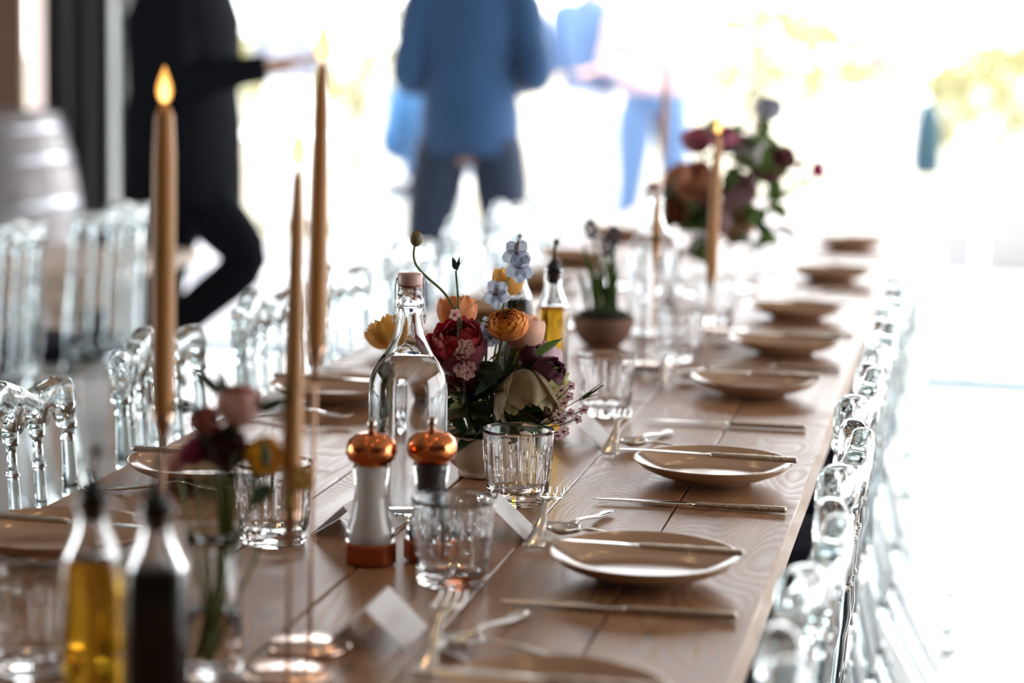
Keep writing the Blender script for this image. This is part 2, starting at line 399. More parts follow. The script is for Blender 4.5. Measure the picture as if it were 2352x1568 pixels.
# wine barrel
br = empty('barrel', (-3.58, 7.75, 0), 0, 'upright oak barrel with steel hoops standing by the black doors', 'barrel')
M_brl = wood('barrel_oak', (.22, .20, .21), (.36, .33, .34), (.48, .46, .47), rough=.32, sx=12, sy=12, knots=False)
NS = 20
def brad(z): t = (z / .98 - .5) * 2; return .40 - .085 * t * t
stv = None
for k in range(NS):
    v = []; f = []; w2 = PI / NS * .985
    for i in range(9):
        z = .98 * i / 8; r = brad(z)
        for a, rr in ((-w2, r), (0, r * 1.002), (w2, r), (w2, r - .025), (-w2, r - .025)): v.append((rr * math.cos(a), rr * math.sin(a), z))
    for i in range(8):
        for q in range(5): f.append((i * 5 + q, i * 5 + (q + 1) % 5, i * 5 + 5 + (q + 1) % 5, i * 5 + 5 + q))
    f += [(4, 3, 2, 1, 0), (40, 41, 42, 43, 44)]
    if stv is None: stv = MB().add(v, f).build('stave', M_brl, br, False); o = stv
    else: o = stv.copy(); COL.objects.link(o); o.parent = br
    o.rotation_euler = (0, 0, 2 * PI * k / NS)
for z in (.05, .16, .32, .66, .82, .93):
    MB().lathe([(brad(z - .02) + .001, z - .02), (brad(z - .02) + .004, z - .02), (brad(z + .02) + .004, z + .02), (brad(z + .02) + .001, z + .02)], 40).build('hoop', mat('grey_hoop', (.50, .52, .56), .35, metal=.9), br)
MB().lathe([(0, .93), (.29, .93), (.29, .955), (0, .955)], 32).build('head', M_brl, br)

# ================================================================== crockery and cutlery
plate_proto = empty('dinner_plate', (0, 0, 0), 0, 'plate', 'plate')
MB().lathe([(0, .004), (.040, .004), (.048, .0), (.052, .0), (.054, .004), (.075, .009), (.095, .018), (.1045, .0262), (.1058, .0272), (.1052, .0282), (.1035, .0278),
            (.094, .0212), (.080, .0145), (.068, .0105), (.055, .0090), (0, .0085)], 72).build('dish', M_plate, plate_proto)
def loft_strip(sections, n=10):
    """sections: (x, y, z, half width in y, half thickness in z); runs along x"""
    v = []; f = []
    for (x, y, z, wy, tz) in sections:
        for k in range(n):
            a = 2 * PI * k / n; c, s = math.cos(a), math.sin(a); q = (abs(c) ** 2.6 + abs(s) ** 2.6) ** (-1 / 2.6)
            v.append((x, y + wy * q * c, z + tz * q * s))
    N = len(sections)
    for i in range(N - 1):
        for k in range(n): f.append((i * n + k, (i + 1) * n + k, (i + 1) * n + (k + 1) % n, i * n + (k + 1) % n))
    f.append(tuple(range(n))); f.append(tuple(range(N * n - 1, (N - 1) * n - 1, -1)))
    return v, f
# knife: origin mid length, tip toward -x
kn = empty('table_knife', (0, 0, 0), 0, 'knife', 'knife')
MB().add(*loft_strip([(.122, 0, .004, .001, .001), (.121, 0, .004, .0052, .0034), (.118, 0, .004, .0058, .0040), (.06, 0, .004, .0052, .0038), (.012, 0, .004, .0042, .0034), (.006, 0, .004, .0036, .003)])).build('handle', M_hammer, kn)
MB().add(*loft_strip([(.008, 0, .004, .0036, .0022), (-.004, .0005, .004, .0060, .0010), (-.015, .002, .004, .0088, .0009), (-.07, .002, .004, .0092, .0008), (-.10, .0005, .004, .0075, .0007), (-.115, -.002, .004, .0045, .0006), (-.122, -.004, .004, .0008, .0004)])).build('blade', M_steel, kn)
# fork: tines toward +x end... origin mid length, tines to -x
fk = empty('table_fork', (0, 0, 0), 0, 'fork', 'fork')
MB().add(*loft_strip([(.098, 0, .003, .001, .0008), (.096, 0, .003, .0085, .0014), (.088, 0, .003, .0105, .0016), (.05, 0, .0035, .0070, .0018), (.0, 0, .011, .0034, .0022), (-.02, 0, .017, .0032, .0022), (-.034, 0, .0185, .006, .0015)])).build('handle', M_steel, fk)
MB().add(*loft_strip([(-.030, 0, .0185, .0045, .0015), (-.040, 0, .018, .0105, .0012), (-.052, 0, .0152, .0125, .0011), (-.056, 0, .0143, .0124, .0010)])).build('head', M_steel, fk)
for q in (-.0102, -.0034, .0034, .0102):
    MB().tube([(-.054, q, .0146), (-.070, q * .99, .0118), (-.085, q * .97, .0105), (-.099, q * .95, .0135)], [.0018, .0017, .0015, .0006], 6, flat=.7).build('tine', M_steel, fk)
# spoon: bowl to -x
sp = empty('dessert_spoon', (0, 0, 0), 0, 'spoon', 'spoon')
MB().add(*loft_strip([(.085, 0, .003, .001, .0008), (.083, 0, .003, .0070, .0013), (.074, 0, .003, .0085, .0015), (.04, 0, .004, .0055, .0018), (0, 0, .010, .0030, .0019), (-.03, 0, .0125, .0030, .0018), (-.045, 0, .0115, .0050, .0013)])).build('handle', M_steel, sp)
v = []; f = []; nu, nv = 14, 12
for i in range(nu + 1):
    t = i / nu; x = -.040 - .055 * t; wd = .0185 * (max(0, math.sin(PI * (t * .96 + .02))) ** .62) * (1.08 - .2 * t)
    for k in range(nv + 1):
        s = -1 + 2 * k / nv; dep = .0095 * (1 - s * s) * math.sin(PI * min(1, max(0, t))) ** .7
        v.append((x, wd * s, .0115 - dep + .0015 * t))
for i in range(nu):
    for k in range(nv): f.append((i * (nv + 1) + k, (i + 1) * (nv + 1) + k, (i + 1) * (nv + 1) + k + 1, i * (nv + 1) + k + 1))
bo = MB().add(v, f).build('bowl', M_steel, sp); md = bo.modifiers.new('th', 'SOLIDIFY'); md.thickness = .0011

# tumbler with cut vertical flutes
def make_tumbler():
    t = empty('ribbed_tumbler', (0, 0, 0), 0, 'tumbler', 'glass')
    H, rb, rt = .094, .0375, .0455; n = 132; zs = [0, .002, .005] + [.005 + (H - .009) * i / 30 for i in range(1, 31)] + [H - .0015, H]
    rib = []; rs = random.Random(3)
    for k in range(22): a = rs.uniform(.012, .045); rib.append((a, rs.uniform(max(a + .02, .045), .082)))
    v = []; f = []; rows = []
    def add_ring(rf, z): rows.append(len(v)); v.extend([(rf(k) * math.cos(2 * PI * k / n), rf(k) * math.sin(2 * PI * k / n), z) for k in range(n)])
    for z in zs:
        base = rb + (rt - rb) * z / H
        if z < .001: base -= .0022
        elif z < .003: base -= .0007
        if z > H - .0005: base -= .0009
        def rf(k, z=z, base=base):
            q, m = divmod(k, 6); z0, z1 = rib[q]
            on = (m in (1, 2, 3)) and z0 < z < z1
            on2 = (m in (4, 5)) and (rib[(q * 7 + 3) % 22][0] + .01) < z < (rib[(q * 5 + 1) % 22][1] + .004)
            return base + (.0008 if on else 0) - (.0004 if on2 else 0)
        add_ring(rf, z)
    for z in (H - .0006, H - .004, .07, .05, .03, .019, .0145):
        base = rb + (rt - rb) * z / H - .0022 - (.004 if z < .015 else (.0012 if z < .02 else 0)) + (.0012 if z > H - .001 else 0)
        add_ring(lambda k, b=base: b, z)
    for i in range(len(rows) - 1):
        for k in range(n): f.append((rows[i] + k, rows[i] + (k + 1) % n, rows[i + 1] + (k + 1) % n, rows[i + 1] + k))
    c0 = len(v); v.append((0, 0, .002)); v.append((0, 0, .0125))
    for k in range(n): f.append((c0, rows[0] + (k + 1) % n, rows[0] + k)); f.append((c0 + 1, rows[-1] + k, rows[-1] + (k + 1) % n))
    MB().add(v, f).build('tumbler_body', M_glass, t, smooth=False)
    return t
tumbler = make_tumbler()

def card_at(corner_near, corner_far, label, flip=1, h=.038, half=.041):
    """tent card; the given bottom edge is the side turned to the guest"""
    a, b = Vector((*corner_near, 0)), Vector((*corner_far, 0)); d = (b - a); L = d.length; d.normalize(); nrm = Vector((-d.y, d.x, 0)) * flip
    t = empty('place_card', (*((a + b) / 2).xy, TZ), 0, label, 'place card', 'folded place cards')
    o = (a + b) / 2; th = .0006
    for side, nm in ((0, 'front_leaf'), (1, 'back_leaf')):
        base = 0 if side == 0 else 2 * half; sg = 1 if side == 0 else -1
        p = [a - o + nrm * base, b - o + nrm * base, b - o + nrm * half + Vector((0, 0, h)), a - o + nrm * half + Vector((0, 0, h))]
        inn = Vector((nrm.x * sg, nrm.y * sg, 0)) * th
        v = p + [q + inn for q in p]
        MB().add(v, [(0, 1, 2, 3), (7, 6, 5, 4), (0, 4, 5, 1), (1, 5, 6, 2), (2, 6, 7, 3), (3, 7, 4, 0)]).build(nm, M_card, t, False)
    return t

Z = TZ + .0005
RP = [(-.335, 1.88), (-.331, 2.41), (-.320, 2.967), (-.336, 3.703), (-.326, 4.198), (-.346, 4.721), (-.324, 5.48), (-.325, 6.28)]
LP = [(-.982, 2.337), (-.953, 2.765), (-.966, 3.416), (-.962, 3.96), (-.96, 4.50), (-.962, 5.06), (-.96, 5.60), (-.96, 6.28)]
SR, SL = 'open floor side of the table', 'side of the walking person'
first = True
for i, (x, y) in enumerate(RP):
    place(plate_proto, first, (x, y, Z), random.uniform(0, 6), 'glossy beige coupe plate, %s from the camera on the %s' % (ORD[i], SR), 'beige plates'); first = False
for i, (x, y) in enumerate(LP):
    place(plate_proto, False, (x, y, Z), random.uniform(0, 6), 'glossy beige coupe plate, %s from the camera on the %s' % (ORD[i], SL), 'beige plates')
first = True
for i, (x, y) in enumerate(RP):
    place(kn, first, (x - .014 + (.004 if i == 2 else 0), y + .008, Z + .0286), math.radians(random.uniform(-2, 1.5)), 'steel knife lying across the %s beige plate on the %s' % (ORD[i], SR), 'knives across plates'); first = False
for i, (x, y) in enumerate(LP):
    place(kn, False, (x + .012, y + .012, Z + .0286), PI + math.radians(random.uniform(-2, 2)), 'steel knife lying across the %s beige plate on the %s' % (ORD[i], SL), 'knives across plates')
for i, (x, y, rz) in enumerate(((-.335, 2.257, 1), (-.329, 2.788, 1), (-.349, 3.383, 3), (-.335, 4.0, 1), (-.335, 4.47, 0), (-.335, 5.2, 2))):
    place(kn, False, (x, y, Z), math.radians(rz), 'steel knife with hammered handle lying flat on the planks, %s from the camera' % ORD[i], 'knives between plates')
first = True
for i, (x, y) in enumerate(((-.480, 2.06), (-.4775, 2.588), (-.483, 3.175), (-.50, 3.80), (-.50, 4.35), (-.50, 4.95))):
    fo_ = place(fk, first, (x, y, Z + .0128), math.radians(-87.4), 'steel fork with tines pointing away, %s nearest beside a place card' % ORD[i], 'forks by the place cards'); first = False; fo_.rotation_euler[1] = .15; fo_.scale = (.88, 1.28, 1)
for i, (x, y) in enumerate(((-.985, 2.10), (-.985, 2.664), (-.985, 3.22), (-.985, 3.74), (-.985, 4.25))):
    fo_ = place(fk, False, (x, y, Z), PI + math.radians(random.uniform(-3, 3)), 'steel fork lying between plates, %s nearest on the %s' % (ORD[i], SL), 'forks between plates'); fo_.rotation_euler[1] = 0; fo_.scale = (1, 1, 1)
first = True
SP = []
for i, (x, y) in enumerate(((-.455, 2.07), (-.448, 2.575), (-.452, 3.155), (-.455, 3.80), (-.455, 4.33))):
    place(sp, first, (x + .060, y - .012, Z), math.radians(-14), 'dessert spoon with its bowl beside the %s fork and handle toward the plate' % ORD[i], 'dessert spoons'); first = False
    place(sp, False, (x + .012, y + .065, Z + .0005), math.radians(78), 'dessert spoon lying lengthwise behind the %s fork beside the place card' % ORD[i], 'dessert spoons')
place(sp, False, (-.448, 2.015, Z), math.radians(118), 'blurred dessert spoon lying askew near the front edge of the picture', 'dessert spoons')
# tumblers
first = True
for (x, y, lb) in ((-.542, 2.752, 'clear ribbed tumbler in sharp focus in front of the flower bowl'), (-.527, 2.325, 'clear ribbed tumbler standing beside the copper mills'),
                   (-.540, 3.43, 'clear ribbed tumbler behind the spray of tiny pink flowers'), (-.768, 2.455, 'clear ribbed tumbler behind the near bud vase'),
                   (-.822, 1.90, 'clear ribbed tumbler beside the near olive oil bottle'), (-.505, 4.04, 'clear ribbed tumbler beside the potted dark bulbs'),
                   (-.505, 4.60, 'clear ribbed tumbler beyond the potted bulbs near the far candle'), (-.76, 3.25, 'clear ribbed tumbler hidden behind the swing top bottle'),
                   (-.78, 4.45, 'clear ribbed tumbler behind the pot of bulbs by the far plates'), (-.51, 5.20, 'clear ribbed tumbler in front of the far flower arrangement'),
                   (-.51, 5.72, 'clear ribbed tumbler beside the far flower arrangement'), (-.78, 5.15, 'clear ribbed tumbler on the far table opposite the flower arrangement')):
    place(tumbler, first, (x, y, Z), random.uniform(0, 6), lb, 'ribbed tumblers'); first = False
# place cards
card_at((-.509, 2.055), (-.511, 2.150), 'white folded place card, nearest the camera, blurred', 1)
card_at((-.487, 2.541), (-.499, 2.633), 'white folded place card beside the sharp fork and front tumbler', 1)
card_at((-.500, 3.152), (-.504, 3.256), 'white folded place card under the pink flower spray', 1)
card_at((-.500, 3.86), (-.505, 3.95), 'white folded place card beside the potted bulbs', 1)
card_at((-.730, 2.60), (-.738, 2.50), 'folded place card turned away, behind the near tumbler and candle stem', 1)

# ================================================================== salt and pepper mills
def make_mill(x, y, label, filling, fname):
    t = empty('copper_mill', (x, y, Z), random.uniform(-.2, .2), label, 'mill', 'copper topped mills')
    MB().lathe([(0, 0), (.0285, 0), (.0298, .002), (.0298, .022), (.0285, .024), (0, .024)], 8).build('base', M_copperd, t, False)
    MB().lathe([(0, .024), (.0265, .0241), (.0275, .030), (.0262, .038), (.0215, .052), (.0185, .070), (.0182, .088), (.0195, .100), (.0205, .106), (.0195, .110), (0, .1101)], 28).build('glass_body', M_glass, t)
    MB().lathe([(0, .026), (.016, .0262), (.0165, .034), (.0135, .048), (.0105, .068), (.0105, .092), (.0120, .104), (0, .1045)], 24).build(fname, filling, t)
    MB().lathe([(0, .1100), (.0185, .1102), (.0195, .112), (.0255, .116), (.0283, .123), (.0280, .131), (.0250, .138), (.0180, .1435), (.008, .1460), (0, .1463)], 36).build('dome', M_copper, t)
    MB().lathe([(0, .1455), (.0050, .1457), (.0038, .149), (.0046, .151), (.0054, .155), (.0046, .159), (.0020, .1615), (0, .1618)], 18).build('knob', M_chrome, t)
    return t
make_mill(-.636, 2.392, 'copper and glass salt mill filled with white salt', M_salt, 'salt')
make_mill(-.5755, 2.425, 'copper and glass pepper mill filled with dark pepper', M_pepper, 'pepper')

# ================================================================== bottles
def make_swing(x, y, label, rz=0):
    t = empty('swing_top_bottle', (x, y, Z), rz, label, 'bottle', 'swing top water bottles')
    po = [(.030, .006), (.036, .001), (.043, 0), (.0465, .003), (.048, .010), (.048, .150), (.0473, .165), (.0435, .178), (.0375, .189), (.0295, .199), (.0235, .210), (.0185, .222), (.0160, .233), (.0150, .248), (.0152, .258), (.0165, .260), (.0165, .266), (.0145, .268), (.0138, .278), (.0142, .280), (.0130, .282), (.0105, .281)]
    pi_ = [(.0100, .275), (.0108, .262), (.0112, .245), (.0122, .232), (.0145, .222), (.0195, .210), (.0255, .198), (.0330, .187), (.0392, .176), (.0430, .163), (.0438, .150), (.0438, .012), (.042, .008), (.030, .009), (0, .012)]
    MB().lathe([(0, .008)] + po + pi_, 48).build('bottle_body', M_glass, t)
    MB().lathe([(0, .0118), (.030, .0088), (.0421, .0078), (.0440, .012), (.0440, .150), (.0432, .163), (.0394, .176), (.0332, .187), (.0275, .1955), (.0262, .1958), (0, .1956)], 48).build('water', M_water, t)
    MB().lathe([(0, .278), (.0095, .278), (.0098, .2815), (.0150, .2820), (.0153, .284), (.0150, .2945), (.0138, .2965), (0, .297)], 28).build('stopper', M_stopper, t)
    MB().lathe([(.0096, .2788), (.0128, .2790), (.0128, .2818), (.0096, .2818)], 24).build('gasket', mat('orange_gasket', (.35, .12, .08), .5), t)
    for s in (-1, 1):
        MB().tube(smooth_path([(s * .016, 0, .290), (s * .0178, .002, .278), (s * .0172, .004, .262), (s * .0188, .002, .248), (s * .0195, -.002, .240), (s * .0182, -.005, .236), (s * .0170, -.003, .241), (s * .0176, .002, .245)], 5), .0009, 6).build('bail_wire', M_wire, t)
    MB().tube([(.0172 * math.cos(a * PI / 12), .0172 * math.sin(a * PI / 12), .255) for a in range(25)], .0009, 6).build('neck_wire', M_wire, t)
    MB().tube([(-.0165, 0, .289), (.0165, 0, .289)], .0013, 6).build('pivot_pin', M_rubber, t)
    return t
make_swing(-.657, 2.640, 'swing top glass bottle of water behind the copper mills', .3)
make_swing(-.600, 4.36, 'swing top glass bottle of water beyond the pot of bulbs', .6)

def make_pour(x, y, rz, label, liquid, lname, sc=1.0, zs=1.0):
    t = empty('pour_bottle', (x, y, Z), rz, label, 'bottle', 'oil and vinegar bottles'); t.scale = (1, 1, zs)
    prof = [(0, .004), (.018, .003), (.0225, 0), (.0245, .003), (.0250, .010), (.0250, .150), (.0243, .163), (.0215, .176), (.0175, .186), (.0145, .196), (.0135, .206), (.0135, .218), (.0150, .2195), (.0150, .2245), (.0130, .2255), (.0100, .2250), (.0098, .206), (.0108, .196), (.0140, .185), (.0185, .174), (.0212, .162), (.0220, .150), (.0220, .012), (.020, .008), (0, .009)]
    prof = [(r * sc, z) for r, z in prof]
    MB().lathe(prof, 40, sq=3.0).build('bottle_body', M_glass, t)
    MB().lathe([(r * sc, z) for r, z in [(0, .0088), (.0202, .0078), (.0222, .012), (.0222, .150), (.0214, .162), (.0196, .1705), (.018, .1712), (0, .1708)]], 40, sq=3.0).build(lname, liquid, t)
    MB().lathe([(0, .205), (.0096, .205), (.0096, .2255), (.0112, .226), (.0108, .233), (.0060, .238), (.0045, .240), (0, .240)], 20).build('stopper', M_rubber, t)
    MB().tube([(0, 0, .236), (.0005, 0, .252), (.003, 0, .268)], [.0032, .0028, .0026], 10).build('spout', mat('dark_spout', (.07, .035, .028), .3, metal=.7), t)
    MB().tube([(.0029, 0, .264), (.0034, 0, .272)], [.0042, .0042], 10).build('spout_cap', M_rubber, t)
    return t
make_pour(-.618, 3.385, .2, 'olive oil bottle with black pourer behind the flower bowl', M_oil, 'olive_oil')
make_pour(-.690, 3.46, .5, 'dark vinegar bottle with black pourer hidden behind the blue flowers', M_vin, 'vinegar')
make_pour(-.692, 1.72, .12, 'olive oil bottle, blurred, close to the camera', M_oil, 'olive_oil', 1.0, .915)
make_pour(-.630, 1.70, .45, 'dark vinegar bottle, blurred, close to the camera', M_vin, 'vinegar', 1.05, .915)

# ================================================================== candles
M_flame = bpy.data.materials.new('flame'); M_flame.use_nodes = True
nt = M_flame.node_tree; nt.nodes.remove(nt.nodes['Principled BSDF'])
em = nt.nodes.new('ShaderNodeEmission'); em.inputs[0].default_value = (1, .46, .10, 1); em.inputs[1].default_value = .95
tp = nt.nodes.new('ShaderNodeBsdfTransparent'); mxs = nt.nodes.new('ShaderNodeMixShader'); mxs.inputs[0].default_value = .80
nt.links.new(tp.outputs[0], mxs.inputs[1]); nt.links.new(em.outputs[0], mxs.inputs[2]); nt.links.new(mxs.outputs[0], nt.nodes['Material Output'].inputs[0])
M_core = mat('flame_core', (0, 0, 0), 1, emit=(1, .66, .25), es=5.0)
def make_candle(x, y, hh, cl, r0, label_h, label_c, base_r=.040, lean=0, flame=True, tp=0.0):
    h = empty('candle_holder', (x, y, Z), 0, label_h, 'candle holder', 'slim metal candle holders')
    MB().lathe([(0, 0), (base_r, 0), (base_r, .003), (base_r - .003, .0042), (.004, .0050), (0, .0050)], 48).build('base', M_rose, h)
    MB().lathe([(.0022, .004), (.0022, hh - .030)], 12).build('stem', M_bronze, h)
    MB().lathe([(0, hh - .034), (.0025, hh - .032), (.0040, hh - .018), (r0 * .75, hh - .004), (r0 * 1.02, hh + .006), (r0 * .97, hh + .006), (r0 * .6, hh - .008), (0, hh - .020)], 24).build('cup', M_bronze, h)
    h.rotation_euler = (0, lean, 0)
    cx, cz = x + math.sin(lean) * hh, Z + hh * math.cos(lean)
    c = empty('taper_candle', (cx, y, cz - .016), 0, label_c, 'candle', 'amber taper candles'); c.rotation_euler = (0, lean, 0)
    MB().lathe([(0, 0), (r0 * .32, .002), (r0 * .62, .014), (r0 * .93, .030), (r0, .048), (r0 * .98, cl * .3), (r0 * (.88 + .10 * tp), cl * .6), (r0 * (.74 + .20 * tp), cl * .85), (r0 * (.55 + .22 * tp), cl * .97), (r0 * (.30 + .15 * tp), cl), (0, cl + .001)], 28).build('wax', M_wax, c)
    MB().tube([(0, 0, cl - .002), (.0006, 0, cl + .006), (.0010, 0, cl + .010)], .0007, 6).build('wick', M_wick, c)
    if flame:
        fp = [(0, 0), (.0030, .001), (.0058, .005), (.0072, .011), (.0066, .017), (.0044, .024), (.0020, .030), (0, .035)]
        fl_ = MB().lathe([(a, b + cl + .002) for a, b in fp], 20).build('flame', M_flame, c)
        MB().lathe([(a * .58, b * .66 + cl + .0035) for a, b in fp], 16).build('flame_core', M_core, fl_)
    return h
a = pix(372, 960, 1.98)
make_candle(a.x, a.y, a.z - Z, .305, .0112, 'tall slim rose gold candle holder hidden behind the dark vinegar bottle', 'thick amber taper candle with bright flame before the dark suit', lean=.004, tp=1.0)
make_candle(-.594, 1.945, .150, .330, .0094, 'short slim rose gold candle holder at the front edge of the picture', 'slim amber taper candle, lowest of the three lit ones, beside the swing top bottle', lean=.012)
make_candle(-.602, 2.042, .288, .283, .0100, 'slim rose gold candle holder with round base beside the blurred white card', 'amber taper candle whose tip reaches highest, between the slim candle and the blue suit', lean=.012)
make_candle(-.533, 3.87, .135, .0, .0080, 'x', 'x') if False else None
a = pix(1632, 640, 4.45)
make_candle(a.x, a.y, a.z - Z, .30, .0118, 'low metal candle holder in front of the far flowers', 'amber taper candle standing in front of the far flowers', lean=.012)
a = pix(1520, 345, 5.9)
make_candle(a.x, a.y, a.z - Z, .285, .0085, 'tall metal candle holder behind the far flowers', 'thin dark taper candle far behind the second water bottle', lean=.012)
a = pix(1487, 585, 3.95)
make_candle(-.540, 3.95, .20, .12, .0075, 'pale metal candle holder beside the pot of bulbs', 'short burnt candle in the pale holder beside the pot of bulbs', flame=False)

# ================================================================== flowers
FM = {}
def pm(name, c, tr=.35, noise=.15):
    if name not in FM: FM[name] = mat('petal_' + name, c, .55, transl=tr, noise=noise, nscale=60, sheen=.2)
    return FM[name]
def basis(ax):
    ax = Vector(ax).normalized(); s = Vector((0, 0, 1)) if abs(ax.z) < .9 else Vector((1, 0, 0))
    x = ax.cross(s).normalized(); y = ax.cross(x); return x, y, ax
def cup_petal(r, th0, th1, halfw, ruff=.0, seed=0, nu=8, nv=7, flare=0.0):
    """petal on a sphere round the origin: polar angle (from +z) th1 at tip to th0 at base; tip may flare outward"""
    rs = random.Random(seed); ph = rs.uniform(0, 6); v = []; f = []
    for i in range(nu + 1):
        t = i / nu; th = th0 + (th1 - th0) * t
        w = halfw * (.35 + .65 * math.sin(PI * (.15 + .75 * t))) if t < .8 else halfw * (.35 + .65 * math.sin(PI * .75)) * (1 - ((t - .8) / .2) ** 2 * .55)
        for k in range(nv + 1):
            s = -1 + 2 * k / nv; a = s * w
            rr = r * (1 + flare * t ** 3 + ruff * t * math.sin(s * 5 + ph) + .03 * s * s * t)
            v.append((rr * math.sin(th) * math.cos(a), rr * math.sin(th) * math.sin(a), rr * math.cos(th) + r * ruff * .8 * t * math.cos(s * 4 + ph)))
    for i in range(nu):
        for k in range(nv): f.append((i * (nv + 1) + k, (i + 1) * (nv + 1) + k, (i + 1) * (nv + 1) + k + 1, i * (nv + 1) + k + 1))
    return v, f
def add_petal(par, mt, v, f, rot, ax, name='petal'):
    x, y, z = basis(ax); c, s = math.cos(rot), math.sin(rot)
    vv = [x * (p[0] * c - p[1] * s) + y * (p[0] * s + p[1] * c) + z * p[2] for p in v]
    o = MB().add(vv, f).build(name, mt, par); return o
def stem_to(par, head, foot, r=.0016, mt=None, bend=.0):
    """stem in the flower's own frame (the frame sits at the head)"""
    d = Vector(foot) - Vector(head); mid = d * .5 + Vector((bend, 0, .01))
    MB().tube(smooth_path([(0, 0, 0), mid, d], 5), r, 6).build('stem', mt or M_stem, par)
def rose_flower(name, head, r, ax, mats, label, foot=None, rings=((2.5, 1.25, .95, 5, 0), (2.3, .85, .80, 5, .05), (2.0, .6, .62, 4, .1), (1.7, .42, .45, 4, .1), (1.5, .25, .28, 3, .1)), ruff=.04, flare=.1, parts=True, bend=0, seed=0, cat='flower', group='cut flowers'):
    t = empty(name, head, 0, label, cat, group); rs = random.Random(seed); mb = MB()
    for q, (th0, th1, sc, n, fl) in enumerate(rings):
        mt = mats[min(q, len(mats) - 1)]
        for k in range(n):
            v, f = cup_petal(r * sc, th0, th1, PI / n * 1.35, ruff, rs.random(), flare=(flare if q < 2 else 0))
            rot = 2 * PI * (k + .5 * (q % 2)) / n + rs.uniform(-.15, .15)
            if parts: add_petal(t, mt, v, f, rot, ax)
            else:
                x, y, z = basis(ax); c, s = math.cos(rot), math.sin(rot)
                mb.add([x * (p[0] * c - p[1] * s) + y * (p[0] * s + p[1] * c) + z * p[2] for p in v], f)
    if not parts: mb.build('blossom', mats[0], t)
    if foot is not None: stem_to(t, Vector(head) - Vector(ax).normalized() * 0, foot, bend=bend)
    return t
RAN = ((2.9, 1.32, 1.0, 6, 0), (2.8, 1.10, .975, 6, 0), (2.6, .92, .94, 6, 0), (2.4, .76, .895, 6, 0), (2.2, .62, .84, 6, 0), (2.0, .48, .775, 5, 0), (1.8, .36, .70, 5, 0), (1.6, .22, .61, 4, 0), (1.4, .10, .52, 3, 0))
def leaf_mesh(L, wd, curl=.25, fold=.25, n=8):
    v = []; f = []
    for i in range(n + 1):
        t = i / n; w_ = wd * (math.sin(PI * t ** .75) ** .9 if 0 < t < 1 else 0.02)
        for s in (-1, -.5, 0, .5, 1): v.append((L * t * math.cos(curl * t), s * w_, -L * curl * t * t * .5 + abs(s) * w_ * fold))
    for i in range(n):
        for k in range(4): f.append((i * 5 + k, (i + 1) * 5 + k, (i + 1) * 5 + k + 1, i * 5 + k + 1))
    return v, f
def leaf_obj(par, pos, d, L, wd, mt, curl=.3, roll=0, name='leaf'):
    v, f = leaf_mesh(L, wd, curl); d = Vector(d).normalized(); up = Vector((0, 0, 1)) if abs(d.z) < .95 else Vector((0, 1, 0))
    y = up.cross(d).normalized(); z = d.cross(y)
    y, z = y * math.cos(roll) + z * math.sin(roll), z * math.cos(roll) - y * math.sin(roll)
    return MB().add([Vector(pos) + d * p[0] + y * p[1] + z * p[2] for p in v], f).build(name, mt, par)

BX, BY = -.622, 2.905
bowl = empty('flower_bowl', (BX, BY, Z), 0, 'blush ceramic footed bowl holding the flower arrangement', 'bowl')
MB().lathe([(0, .002), (.026, 0), (.030, .001), (.0305, .006), (.029, .008), (.040, .017), (.0475, .030), (.0485, .040), (.0470, .052), (.0480, .056), (.0465, .057), (.0440, .050), (.0450, .038), (.040, .022), (0, .012)], 48).build('bowl_body', M_ceram, bowl)
MB().lathe([(0, .040), (.030, .040), (.0452, .036)], 24).build('floral_foam', mat('dark_foam', (.02, .04, .02), .95), bowl)
FOOT = Vector((BX, BY, Z + .045))
def fh(px, py, dy=0): return pix(px, py, BY + dy)
def px2m(p): return p * (BY * 1.03) / FPX
tocam = Vector((.18, -.96, .2))
# orange ranunculus, in focus
rose_flower('ranunculus', fh(1166, 745, -.035), px2m(43), (-.12, -.62, .8), [pm('orange', (.80, .27, .03), .3), pm('orange', (.8, .3, .03)), pm('amber', (.85, .36, .04), .3), pm('amber', (.8, .3, .03)), pm('deep_orange', (.72, .20, .015), .3)], 'orange ranunculus with tight layered petals at the centre of the bowl', FOOT, RAN, ruff=.022, flare=.03, seed=1).scale = (1.10, 1.0, .88)
# crimson ranunculus
rose_flower('ranunculus', fh(1050, 790, -.03), px2m(66), (-.15, -.45, .9), [pm('wine', (.16, .006, .02), .2), pm('crimson', (.40, .006, .022), .2)], 'large crimson ranunculus beside the swing top bottle', FOOT,
            ((2.6, 1.35, 1.02, 6, 0), (2.4, 1.1, .94, 6, 0), (2.2, .85, .84, 6, 0), (2.0, .62, .7, 5, 0), (1.8, .45, .55, 5, 0), (1.6, .3, .38, 4, 0)), ruff=.05, flare=.12, seed=2)
